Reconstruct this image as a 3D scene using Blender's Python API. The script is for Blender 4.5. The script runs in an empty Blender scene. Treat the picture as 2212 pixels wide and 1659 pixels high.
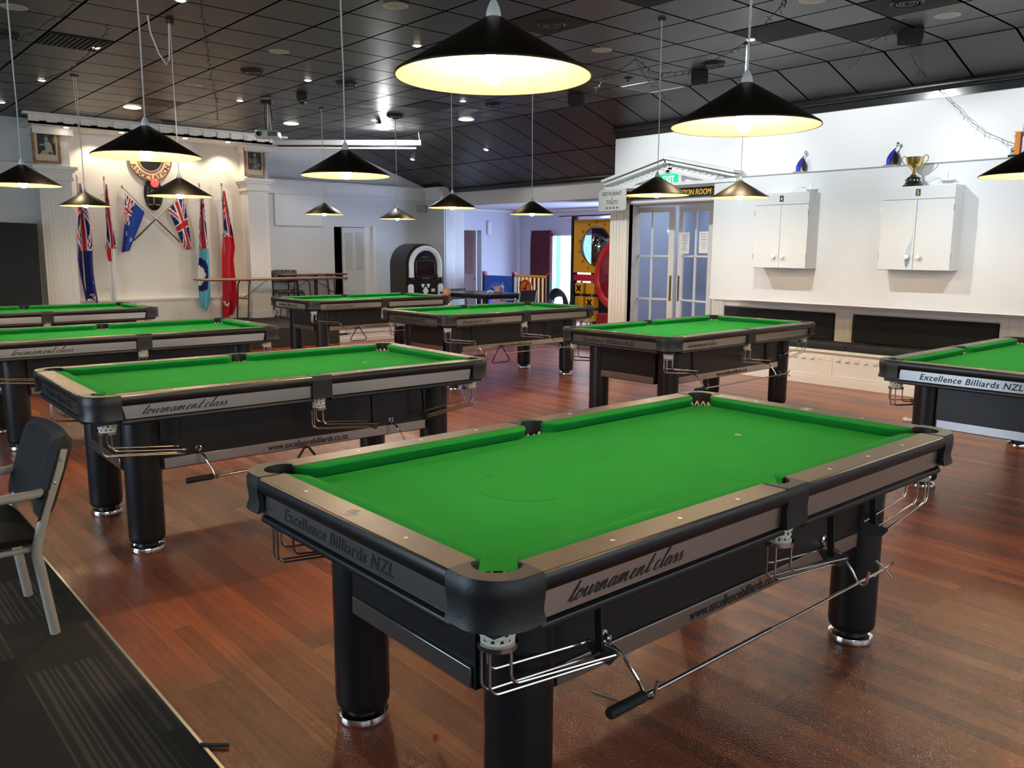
import bpy, bmesh, math, random
from mathutils import Vector, Matrix, Euler
random.seed(7)
C = bpy.context.scene.collection
PI = math.pi
def R(a): return math.radians(a)

# ------------------------------------------------------------------ camera
CAM = Vector((0, 0, 1.485)); F = 1797.0; CX, CY = 1106.0, 829.5
EX = Vector((0.75475384, 0.10011673, -0.64832344)); EY = Vector((-0.65598616, 0.12326883, -0.74463881)); EZ = Vector((0.00536727, 0.9873102, 0.15871281))
cd = bpy.data.cameras.new('camera'); cam = bpy.data.objects.new('camera', cd); C.objects.link(cam)
cam.matrix_world = Matrix((( *EX, 0), (*EY, 0), (*EZ, CAM.z), (0, 0, 0, 1)))
cd.sensor_width = 36; cd.lens = F / 2212 * 36; cd.clip_start = 0.05; cd.clip_end = 200
bpy.context.scene.camera = cam
def at(px, py, ax, val):
    """the point of the room seen at a pixel of the photo, on the plane ax = val"""
    d = Vector((px - CX, -(py - CY), -F))
    r = Vector((EX.dot(d), EY.dot(d), EZ.dot(d)))
    return CAM + r * ((val - CAM[ax]) / r[ax])

# ------------------------------------------------------------------ materials
MATS = {}
def mat(name, col, rough=.5, metal=0, bump=None, emis=None, es=0, trans=0, coat=0, alpha=1, spec=None, ior=None):
    if name in MATS: return MATS[name]
    m = bpy.data.materials.new(name); m.use_nodes = True
    nt = m.node_tree; b = nt.nodes['Principled BSDF']
    b.inputs['Base Color'].default_value = (*col, 1); b.inputs['Roughness'].default_value = rough
    b.inputs['Metallic'].default_value = metal
    if coat: b.inputs['Coat Weight'].default_value = coat; b.inputs['Coat Roughness'].default_value = .08
    if trans: b.inputs['Transmission Weight'].default_value = trans
    if spec is not None: b.inputs['Specular IOR Level'].default_value = spec
    if ior: b.inputs['IOR'].default_value = ior
    if emis: b.inputs['Emission Color'].default_value = (*emis, 1); b.inputs['Emission Strength'].default_value = es
    if alpha < 1: b.inputs['Alpha'].default_value = alpha
    if bump:
        sc, st = bump[:2]; dist = bump[2] if len(bump) > 2 else .01
        tc = nt.nodes.new('ShaderNodeTexCoord'); n = nt.nodes.new('ShaderNodeTexNoise'); n.inputs['Scale'].default_value = sc
        n.inputs['Detail'].default_value = 4
        bp = nt.nodes.new('ShaderNodeBump'); bp.inputs['Strength'].default_value = st; bp.inputs['Distance'].default_value = dist
        nt.links.new(tc.outputs['Object'], n.inputs['Vector']); nt.links.new(n.outputs['Fac'], bp.inputs['Height']); nt.links.new(bp.outputs['Normal'], b.inputs['Normal'])
    MATS[name] = m; return m
def vary(m, c1, c2, scale, detail=3, inp='Base Color'):
    """noise variation between two colours"""
    nt = m.node_tree; b = nt.nodes['Principled BSDF']
    tc = nt.nodes.new('ShaderNodeTexCoord'); n = nt.nodes.new('ShaderNodeTexNoise'); n.inputs['Scale'].default_value = scale; n.inputs['Detail'].default_value = detail
    r = nt.nodes.new('ShaderNodeValToRGB'); r.color_ramp.elements[0].position = .35; r.color_ramp.elements[1].position = .65
    r.color_ramp.elements[0].color = (*c1, 1); r.color_ramp.elements[1].color = (*c2, 1)
    nt.links.new(tc.outputs['Object'], n.inputs['Vector']); nt.links.new(n.outputs['Fac'], r.inputs['Fac']); nt.links.new(r.outputs['Color'], b.inputs[inp]); return m

cloth = vary(mat('green_cloth', (.02, .30, .03), .95, bump=(900, .15, .002), spec=.1), (.014, .255, .046), (.017, .275, .050), 3)
cush_m = mat('green_cushion', (.012, .24, .042), .95, bump=(900, .2, .002), spec=.1)
taupe = vary(mat('taupe_laminate', (.16, .13, .10), .42), (.115, .098, .082), (.130, .112, .094), 14)
blk = mat('black_moulding', (.012, .012, .013), .32)
blk_cab = mat('black_cabinet', (.010, .010, .011), .38)
leather = mat('black_leather', (.013, .013, .014), .42, bump=(260, .25, .003))
silver = mat('brushed_silver', (.50, .46, .41), .30, 1)
silver2 = mat('plain_silver', (.50, .50, .49), .26, 1)
chrome = mat('chrome', (.78, .77, .75), .12, 1)
steel = mat('steel_wire', (.62, .59, .55), .22, 1)
rope = mat('white_rope', (.80, .77, .68), .8)
white = mat('white_paint', (.80, .79, .76), .5)
whiteg = mat('white_gloss', (.82, .82, .81), .3)
offwhite = mat('cream_paint', (.80, .76, .69), .55)
greywall = mat('pale_grey_paint', (.70, .71, .70), .6, bump=(60, .05, .002))
rubber = mat('black_rubber', (.015, .015, .015), .7)
ink = mat('black_ink', (.012, .012, .012), .5)
fabric = vary(mat('charcoal_fabric', (.02, .021, .022), .95, bump=(700, .3, .003)), (.014, .0145, .015), (.026, .027, .028), 500)
gold = mat('gold', (.80, .62, .28), .2, 1)
goldp = mat('gold_paint', (.75, .52, .16), .4)
wood = vary(mat('varnished_wood', (.42, .22, .11), .35), (.40, .20, .10), (.48, .27, .14), 8)
framew = vary(mat('frame_wood', (.30, .13, .05), .35), (.24, .10, .04), (.36, .17, .08), 20)
dark = mat('matt_black', (.008, .008, .008), .8)
lampblk = mat('satin_black_metal', (.13, .105, .078), .42, 1)
lampin = mat('cream_enamel', (.55, .38, .17), .5)
bulbm = mat('glowing_bulb', (1, .9, .7), .3, emis=(1, .78, .50), es=350)
downm = mat('downlight_glow', (1, 1, 1), .3, emis=(1, .88, .68), es=22)
downc = mat('cool_downlight_glow', (1, 1, 1), .3, emis=(.92, .96, 1), es=30)
red = mat('red_plastic', (.62, .02, .03), .3)
yel = mat('yellow_plastic', (.85, .42, .01), .35)
blu = mat('blue_plastic', (.02, .10, .60), .35)
navyp = mat('navy_post', (.01, .012, .03), .4)
brown = mat('brown_door_paint', (.13, .045, .04), .5)
pink = mat('dusky_pink_paint', (.34, .17, .17), .6)
bluewall = mat('pale_playroom_paint', (.66, .68, .76), .6)
curt = mat('plum_curtain', (.13, .03, .045), .85)
glass = mat('clear_glass', (.95, .97, 1), .02, trans=1, ior=1.45)
fcol = {'n': (.006, .012, .13), 'r': (.62, .015, .03), 'w': (.82, .80, .78), 's': (.16, .52, .66), 'b': (.01, .05, .32)}
FM = {k: mat('flag_' + k, v, .8) for k, v in fcol.items()}
skin = mat('skin', (.62, .30, .19), .55)

def pane_mat(name, tint, mix):
    m = bpy.data.materials.new(name); m.use_nodes = True; nt = m.node_tree; nt.nodes.clear()
    o = nt.nodes.new('ShaderNodeOutputMaterial'); mx = nt.nodes.new('ShaderNodeMixShader'); t = nt.nodes.new('ShaderNodeBsdfTransparent'); g = nt.nodes.new('ShaderNodeBsdfGlossy')
    t.inputs['Color'].default_value = (*tint, 1); g.inputs['Roughness'].default_value = .05
    mx.inputs[0].default_value = mix; nt.links.new(t.outputs[0], mx.inputs[1]); nt.links.new(g.outputs[0], mx.inputs[2]); nt.links.new(mx.outputs[0], o.inputs[0]); return m
pane = pane_mat('window_pane', (.86, .89, .93), .015)
bubble = pane_mat('scratched_bubble_pane', (.30, .50, .58), .30)
redpane = pane_mat('red_bubble_pane', (.42, .10, .12), .10)

def floor_mat():
    m = bpy.data.materials.new('jarrah_boards'); m.use_nodes = True; nt = m.node_tree; b = nt.nodes['Principled BSDF']; N = nt.nodes.new; L = nt.links.new
    tc = N('ShaderNodeTexCoord'); mp = N('ShaderNodeMapping'); mp.inputs['Rotation'].default_value = (0, 0, R(90))
    L(tc.outputs['Object'], mp.inputs['Vector'])
    br = N('ShaderNodeTexBrick'); br.inputs['Scale'].default_value = 1; br.inputs['Brick Width'].default_value = 1.35; br.inputs['Row Height'].default_value = .068
    br.inputs['Mortar Size'].default_value = .0012; br.inputs['Mortar Smooth'].default_value = .2; br.inputs['Bias'].default_value = -.1; br.offset = .37; br.offset_frequency = 3
    br.inputs['Color1'].default_value = (0, 0, 0, 1); br.inputs['Color2'].default_value = (1, 1, 1, 1); br.inputs['Mortar'].default_value = (.5, .5, .5, 1)
    L(mp.outputs[0], br.inputs['Vector'])
    ramp = N('ShaderNodeValToRGB'); e = ramp.color_ramp.elements
    e[0].color = (.20, .038, .011, 1); e[1].color = (.52, .150, .034, 1); e.new(.35).color = (.31, .064, .017, 1); e.new(.7).color = (.39, .092, .023, 1)
    L(br.outputs['Color'], ramp.inputs['Fac'])
    mp2 = N('ShaderNodeMapping'); mp2.inputs['Scale'].default_value = (28, 1.3, 1); L(tc.outputs['Object'], mp2.inputs['Vector'])
    gr = N('ShaderNodeTexNoise'); gr.inputs['Scale'].default_value = 2.2; gr.inputs['Detail'].default_value = 6; gr.inputs['Distortion'].default_value = .6; L(mp2.outputs[0], gr.inputs['Vector'])
    mul = N('ShaderNodeMix'); mul.data_type = 'RGBA'; mul.blend_type = 'MULTIPLY'; mul.inputs['Factor'].default_value = .75
    gramp = N('ShaderNodeValToRGB'); gramp.color_ramp.elements[0].position = .3; gramp.color_ramp.elements[0].color = (.62, .55, .50, 1); gramp.color_ramp.elements[1].position = .75; gramp.color_ramp.elements[1].color = (1.2, 1.2, 1.2, 1)
    L(gr.outputs['Fac'], gramp.inputs['Fac']); L(ramp.outputs['Color'], mul.inputs['A']); L(gramp.outputs['Color'], mul.inputs['B'])
    dk = N('ShaderNodeMix'); dk.data_type = 'RGBA'; dk.blend_type = 'MIX'; dk.inputs['B'].default_value = (.05, .014, .008, 1)
    mm = N('ShaderNodeMath'); mm.operation = 'MULTIPLY'; mm.inputs[1].default_value = .55; L(br.outputs['Fac'], mm.inputs[0]); L(mm.outputs[0], dk.inputs['Factor'])
    L(mul.outputs['Result'], dk.inputs['A']); L(dk.outputs['Result'], b.inputs['Base Color'])
    b.inputs['Roughness'].default_value = .5; b.inputs['Specular IOR Level'].default_value = .25; b.inputs['Coat Weight'].default_value = .8; b.inputs['Coat Roughness'].default_value = .10
    nz = N('ShaderNodeTexNoise'); nz.inputs['Scale'].default_value = 135; nz.inputs['Detail'].default_value = 1; L(tc.outputs['Object'], nz.inputs['Vector'])
    bp = N('ShaderNodeBump'); bp.inputs['Strength'].default_value = .8; bp.inputs['Distance'].default_value = .0042; L(nz.outputs['Fac'], bp.inputs['Height'])
    L(bp.outputs[0], b.inputs['Coat Normal']); return m
def carpet_mat():
    m = bpy.data.materials.new('charcoal_carpet_tiles'); m.use_nodes = True; nt = m.node_tree; b = nt.nodes['Principled BSDF']; N = nt.nodes.new; L = nt.links.new
    tc = N('ShaderNodeTexCoord'); sep = N('ShaderNodeSeparateXYZ'); L(tc.outputs['Object'], sep.inputs[0])
    def math_(op, a, bb=None):
        n = N('ShaderNodeMath'); n.operation = op
        for i, v in enumerate((a, bb)):
            if v is None: continue
            if isinstance(v, (int, float)): n.inputs[i].default_value = v
            else: L(v, n.inputs[i])
        return n.outputs[0]
    T = .25
    ix = math_('FLOOR', math_('DIVIDE', sep.outputs['X'], T)); iy = math_('FLOOR', math_('DIVIDE', math_('ADD', sep.outputs['Y'], math_('MULTIPLY', ix, .17)), .5))
    cmb = N('ShaderNodeCombineXYZ'); L(ix, cmb.inputs[0]); L(iy, cmb.inputs[1])
    wn = N('ShaderNodeTexWhiteNoise'); L(cmb.outputs[0], wn.inputs['Vector'])
    on = math_('GREATER_THAN', wn.outputs['Value'], .62)
    # stripes along Y, grouped
    sx = N('ShaderNodeTexNoise'); sx.noise_dimensions = '1D'; sx.inputs['Scale'].default_value = 55; sx.inputs['Detail'].default_value = 0; L(sep.outputs['X'], sx.inputs['W'])
    st = math_('GREATER_THAN', sx.outputs['Fac'], .53)
    k = math_('MULTIPLY', on, st)
    rib = N('ShaderNodeTexWave'); rib.wave_type = 'BANDS'; rib.bands_direction = 'X'; rib.inputs['Scale'].default_value = 60; L(tc.outputs['Object'], rib.inputs['Vector'])
    base = N('ShaderNodeMix'); base.data_type = 'RGBA'; base.inputs['A'].default_value = (.042, .043, .042, 1); base.inputs['B'].default_value = (.066, .067, .065, 1)
    L(wn.outputs['Value'], base.inputs['Factor'])
    c2 = N('ShaderNodeMix'); c2.data_type = 'RGBA'; c2.inputs['B'].default_value = (.105, .104, .098, 1); L(base.outputs['Result'], c2.inputs['A']); L(k, c2.inputs['Factor'])
    c3 = N('ShaderNodeMix'); c3.data_type = 'RGBA'; c3.blend_type = 'MULTIPLY'; c3.inputs['Factor'].default_value = .45; L(c2.outputs['Result'], c3.inputs['A']); L(rib.outputs['Color'], c3.inputs['B'])
    L(c3.outputs['Result'], b.inputs['Base Color']); b.inputs['Roughness'].default_value = 1; b.inputs['Specular IOR Level'].default_value = .1
    nz = N('ShaderNodeTexNoise'); nz.inputs['Scale'].default_value = 500; L(tc.outputs['Object'], nz.inputs['Vector'])
    bp = N('ShaderNodeBump'); bp.inputs['Strength'].default_value = .5; bp.inputs['Distance'].default_value = .004; L(nz.outputs['Fac'], bp.inputs['Height']); L(bp.outputs[0], b.inputs['Normal']); return m
def ceil_mat(name, mapx, mapy, sx, sy, ox, oy):
    m = bpy.data.materials.new(name); m.use_nodes = True; nt = m.node_tree; b = nt.nodes['Principled BSDF']; N = nt.nodes.new; L = nt.links.new
    tc = N('ShaderNodeTexCoord'); mp = N('ShaderNodeMapping'); mp.inputs['Location'].default_value = (-ox, -oy, 0); L(tc.outputs['Object'], mp.inputs['Vector'])
    br = N('ShaderNodeTexBrick'); br.offset = 0; br.inputs['Scale'].default_value = 1; br.inputs['Brick Width'].default_value = sx; br.inputs['Row Height'].default_value = sy
    br.inputs['Mortar Size'].default_value = .0105; br.inputs['Mortar Smooth'].default_value = 0; L(mp.outputs[0], br.inputs['Vector'])
    br.inputs['Color1'].default_value = (.022, .022, .021, 1); br.inputs['Color2'].default_value = (.030, .030, .028, 1); br.inputs['Mortar'].default_value = (.0015, .0015, .0015, 1)
    L(br.outputs['Color'], b.inputs['Base Color']); b.inputs['Roughness'].default_value = .40
    iv = N('ShaderNodeMath'); iv.operation = 'MULTIPLY_ADD'; iv.inputs[1].default_value = -.5; iv.inputs[2].default_value = .5; L(br.outputs['Fac'], iv.inputs[0]); L(iv.outputs[0], b.inputs['Specular IOR Level'])
    nz = N('ShaderNodeTexNoise'); nz.inputs['Scale'].default_value = 45; nz.inputs['Detail'].default_value = 3; L(tc.outputs['Object'], nz.inputs['Vector'])
    bp = N('ShaderNodeBump'); bp.inputs['Strength'].default_value = .35; bp.inputs['Distance'].default_value = .004; L(nz.outputs['Fac'], bp.inputs['Height']); L(bp.outputs[0], b.inputs['Normal']); return m
floorm = floor_mat(); carpetm = carpet_mat()
stagem = vary(mat('grey_stage_carpet', (.05, .05, .05), 1, bump=(400, .4, .004), spec=.1), (.038, .038, .038), (.06, .06, .058), 90)

# ------------------------------------------------------------------ mesh builder
class MB:
    def __init__(s): s.v = []; s.f = []; s.mi = []; s.k = 0; s.M = Matrix.Identity(4)
    def add(s, vs, fs):
        o = len(s.v); s.v += [s.M @ Vector(v) for v in vs]
        for f in fs: s.f.append([o + i for i in f]); s.mi.append(s.k)
        return s
    def box(s, x0, x1, y0, y1, z0, z1):
        v = [(x, y, z) for z in (z0, z1) for y in (y0, y1) for x in (x0, x1)]
        return s.add(v, [(0, 2, 3, 1), (4, 5, 7, 6), (0, 1, 5, 4), (2, 6, 7, 3), (0, 4, 6, 2), (1, 3, 7, 5)])
    def prism(s, poly, z0, z1, top=None):
        n = len(poly); t = top or poly
        v = [(p[0], p[1], z0) for p in poly] + [(p[0], p[1], z1) for p in t]
        return s.add(v, [list(range(n))[::-1], list(range(n, 2 * n))] + [(i, (i + 1) % n, n + (i + 1) % n, n + i) for i in range(n)])
    def loft(s, rings, closed=True, caps=True):
        n = len(rings[0]); v = [p for r in rings for p in r]; f = []
        for k in range(len(rings) - 1):
            for i in range(n if closed else n - 1):
                j = (i + 1) % n; f.append((k * n + i, k * n + j, (k + 1) * n + j, (k + 1) * n + i))
        if caps and closed: f += [list(range(n))[::-1], [(len(rings) - 1) * n + i for i in range(n)]]
        return s.add(v, f)
    def lathe(s, prof, c=(0, 0, 0), n=24, caps=True):
        rings = [[(c[0] + r * math.cos(2 * PI * i / n), c[1] + r * math.sin(2 * PI * i / n), c[2] + z) for i in range(n)] for r, z in prof]
        return s.loft(rings, True, caps)
    def cyl(s, c, r, z0, z1, n=20): return s.lathe([(r, z0), (r, z1)], c, n)
    def tube(s, pts, r, n=8, closed=False, rs=None):
        P = [Vector(p) for p in pts]; m = len(P); rings = []; prev = None
        for i, p in enumerate(P):
            if closed: t = P[(i + 1) % m] - P[i - 1]
            else: t = P[min(i + 1, m - 1)] - P[max(i - 1, 0)]
            t.normalize()
            if prev is None:
                a = Vector((0, 0, 1)) if abs(t.z) < .9 else Vector((1, 0, 0)); u = t.cross(a).normalized()
            else: u = (prev - t * prev.dot(t)).normalized()
            prev = u; w = t.cross(u); rr = rs[i] if rs else r
            rings.append([p + (u * math.cos(2 * PI * k / n) + w * math.sin(2 * PI * k / n)) * rr for k in range(n)])
        if closed: rings.append(rings[0]); return s.loft(rings, True, False)
        return s.loft(rings)
    def torus(s, c, R_, r, n=24, m=8, axis=2):
        pts = []
        for i in range(n):
            a = 2 * PI * i / n; q = [R_ * math.cos(a), R_ * math.sin(a)]; q.insert(axis, 0); pts.append((c[0] + q[0], c[1] + q[1], c[2] + q[2]))
        return s.tube(pts, r, m, True)
    def ball(s, c, rx, ry=None, rz=None, n=16, m=10):
        ry = ry or rx; rz = rz or rx; rings = []
        for j in range(1, m):
            a = PI * j / m; rings.append([(c[0] + rx * math.sin(a) * math.cos(2 * PI * i / n), c[1] + ry * math.sin(a) * math.sin(2 * PI * i / n), c[2] - rz * math.cos(a)) for i in range(n)])
        return s.loft(rings)
    def bar(s, a, b, w, h, up=(0, 0, 1)):
        a = Vector(a); b = Vector(b); t = (b - a).normalized(); u = Vector(up)
        sd = t.cross(u).normalized() * w / 2; u2 = sd.cross(t).normalized() * h / 2
        v = [a - sd - u2, a + sd - u2, a + sd + u2, a - sd + u2, b - sd - u2, b + sd - u2, b + sd + u2, b - sd + u2]
        return s.add(v, [(0, 1, 2, 3), (7, 6, 5, 4), (0, 4, 5, 1), (1, 5, 6, 2), (2, 6, 7, 3), (3, 7, 4, 0)])
    def build(s, name, mats, parent=None, bevel=0, seg=2, smooth=True, loc=None, angle=38, shift=None):
        me = bpy.data.meshes.new(name); sh = Vector(shift) if shift else Vector((0, 0, 0))
        me.from_pydata([v - sh for v in s.v], [], s.f)
        for m in (mats if isinstance(mats, (list, tuple)) else [mats]): me.materials.append(m)
        me.polygons.foreach_set('material_index', s.mi)
        bm = bmesh.new(); bm.from_mesh(me); bmesh.ops.recalc_face_normals(bm, faces=bm.faces); bm.to_mesh(me); bm.free()
        if smooth:
            me.polygons.foreach_set('use_smooth', [True] * len(me.polygons)); me.set_sharp_from_angle(angle=R(angle))
        o = bpy.data.objects.new(name, me); C.objects.link(o)
        if parent: o.parent = parent
        if loc: o.location = loc
        if bevel:
            b = o.modifiers.new('bevel', 'BEVEL'); b.width = bevel; b.segments = seg; b.limit_method = 'ANGLE'; b.angle_limit = R(40)
        return o
def thing(name, label, cat, loc=(0, 0, 0), rz=0, group=None):
    o = bpy.data.objects.new(name, None); C.objects.link(o); o.empty_display_size = .1
    o.location = loc; o.rotation_euler = (0, 0, rz); o['label'] = label; o['category'] = cat
    if group: o['group'] = group
    return o
def tag(o, label, cat, group=None):
    o['label'] = label; o['category'] = cat
    if group: o['group'] = group
    return o
def struct(o, label=None):
    o['kind'] = 'structure'
    if label: o['label'] = label
    return o
def origin_to(o, p):
    """put a single-mesh thing's origin at its base without moving it"""
    p = Vector(p); o.data.transform(Matrix.Translation(-p)); o.location = Vector(o.location) + p; return o
def kids(o): return [c for c in bpy.data.objects if c.parent == o]
def dup(o, parent=None, label=None, loc=None, rz=None):
    c = o.copy(); C.objects.link(c); c.parent = parent
    if label: c['label'] = label
    if loc is not None: c.location = loc
    if rz is not None: c.rotation_euler = (0, 0, rz)
    for ch in kids(o): dup(ch, c)
    return c
def text(name, s, size, m, parent, M, shear=0, ext=.0006, align='LEFT', sx=1, spacing=1, offset=0, vcenter=False):
    cu = bpy.data.curves.new(name, 'FONT'); cu.body = s; cu.size = size; cu.shear = shear; cu.extrude = ext; cu.align_x = align; cu.space_character = spacing; cu.offset = offset
    cu.resolution_u = 3
    if vcenter: cu.align_y = 'CENTER'
    t = bpy.data.objects.new(name, cu); me = bpy.data.meshes.new_from_object(t); bpy.data.objects.remove(t)
    me.transform(M @ Matrix.Diagonal((sx, 1, 1, 1))); me.materials.clear(); me.materials.append(m)
    o = bpy.data.objects.new(name, me); C.objects.link(o)
    if parent: o.parent = parent
    return o
def frameM(o, xd, yd):
    """matrix whose local x, y run along xd, yd from o"""
    x = Vector(xd).normalized(); y = Vector(yd).normalized(); z = x.cross(y)
    M = Matrix.Identity(4)
    for i in range(3): M[i][0] = x[i]; M[i][1] = y[i]; M[i][2] = z[i]; M[i][3] = o[i]
    return M

# ------------------------------------------------------------------ room numbers
ZC = 3.35; XS = 8.02; SL = .327; YB = 14.15; XB = 10.2; XW = 8.75; XP = 8.63
X0, Y0R = -5.0, -4.5
def zslope(x): return ZC - SL * (x - XS)

# ------------------------------------------------------------------ pool table (local origin: floor, centre; near side = -y)
L, W = 2.29, 1.22; HL, HW = L / 2, W / 2
def arc(cx, cy, r, a0, a1, n):
    return [(cx + r * math.cos(R(a0 + (a1 - a0) * i / n)), cy + r * math.sin(R(a0 + (a1 - a0) * i / n))) for i in range(n + 1)]
def offs(poly, c, d):
    out = []
    for p in poly:
        v = Vector((p[0] - c[0], p[1] - c[1])); l = v.length; out.append((p[0] + v.x / l * d, p[1] + v.y / l * d))
    return out
# flowing handwriting drawn as ribbons: x-height 1, each letter starts and ends near the baseline
GL = {'t': (.62, [[(-.05, .1), (.30, 1.1), (.42, 1.9), (.26, .9), (.22, .25), (.34, .02), (.50, .08), (.66, .35)], [(.02, 1.08), (.62, 1.12)]]),
      'o': (.82, [[(.0, .3), (.30, .92), (.10, .55), (.10, .12), (.32, 0), (.58, .30), (.60, .78), (.40, .98), (.30, .80), (.50, .66), (.86, .80)]]),
      'u': (.98, [[(-.05, .4), (.16, .98), (.12, .35), (.22, .03), (.42, .12), (.66, .62), (.72, .98), (.64, .35), (.74, .03), (.90, .12), (1.02, .38)]]),
      'r': (.72, [[(-.05, .35), (.20, 1.0), (.24, .86), (.44, .90), (.46, .72), (.34, .30), (.44, .03), (.60, .12), (.74, .38)]]),
      'n': (1.02, [[(-.04, .4), (.12, .90), (.20, .86), (.08, .02), (.24, .55), (.44, .95), (.58, .86), (.52, .36), (.62, .03), (.80, .10), (1.04, .40)]]),
      'a': (.98, [[(.58, .82), (.40, .98), (.14, .62), (.10, .14), (.30, 0), (.54, .38), (.66, .95), (.60, .35), (.68, .03), (.84, .10), (1.0, .38)]]),
      'm': (1.46, [[(-.04, .4), (.12, .90), (.20, .86), (.08, .02), (.24, .55), (.42, .94), (.54, .86), (.44, .02), (.60, .55), (.80, .94), (.94, .86), (.88, .36), (1.0, .03), (1.2, .10), (1.46, .40)]]),
      'e': (.74, [[(-.02, .35), (.34, .55), (.48, .84), (.34, .98), (.14, .68), (.12, .18), (.30, 0), (.54, .12), (.76, .38)]]),
      'c': (.74, [[(.50, .80), (.38, .98), (.14, .66), (.10, .16), (.30, 0), (.54, .12), (.76, .38)]]),
      'l': (.56, [[(-.04, .35), (.40, 1.5), (.46, 2.1), (.34, 2.05), (.22, 1.0), (.18, .20), (.30, .0), (.44, .12), (.58, .38)]]),
      's': (.68, [[(-.04, .35), (.30, .98), (.30, .72), (.46, .35), (.34, .02), (.12, .06), (.30, .02), (.52, .14), (.70, .38)]]), ' ': (.45, [])}
def script_text(parent, M, s='tournament class', xh=.0215, shear=.70):
    b = MB(); x = 0
    for ch in s:
        w, strokes = GL[ch]
        for st in strokes:
            P = []
            for i in range(len(st) - 1):          # Catmull-Rom through the letter's points
                p0, p1, p2, p3 = st[max(i - 1, 0)], st[i], st[i + 1], st[min(i + 2, len(st) - 1)]
                for k in range(4):
                    t = k / 4; P.append(tuple(.5 * ((2 * p1[c]) + (p2[c] - p0[c]) * t + (2 * p0[c] - 5 * p1[c] + 4 * p2[c] - p3[c]) * t * t + (3 * p1[c] - p0[c] - 3 * p2[c] + p3[c]) * t ** 3) for c in (0, 1)))
            P.append(st[-1]); L_ = []; R__ = []
            for i, p in enumerate(P):
                a = P[max(i - 1, 0)]; c = P[min(i + 1, len(P) - 1)]; d = Vector((c[0] - a[0], c[1] - a[1])); d.normalize()
                wd = .045 + .060 * max(0, -d.y); n = Vector((-d.y, d.x)) * wd
                for l, sg in ((L_, 1), (R__, -1)):
                    qx = x + p[0] + n.x * sg; qy = p[1] + n.y * sg; l.append(((qx * 1.42 + qy * shear) * xh, qy * xh, .0003))
            n_ = len(P); b.add(L_ + R__, [(i, i + 1, n_ + i + 1, n_ + i) for i in range(n_ - 1)])
        x += w
    b.v = [M @ v for v in b.v]; return b.build('lettering', ink, parent, smooth=False)
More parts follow.
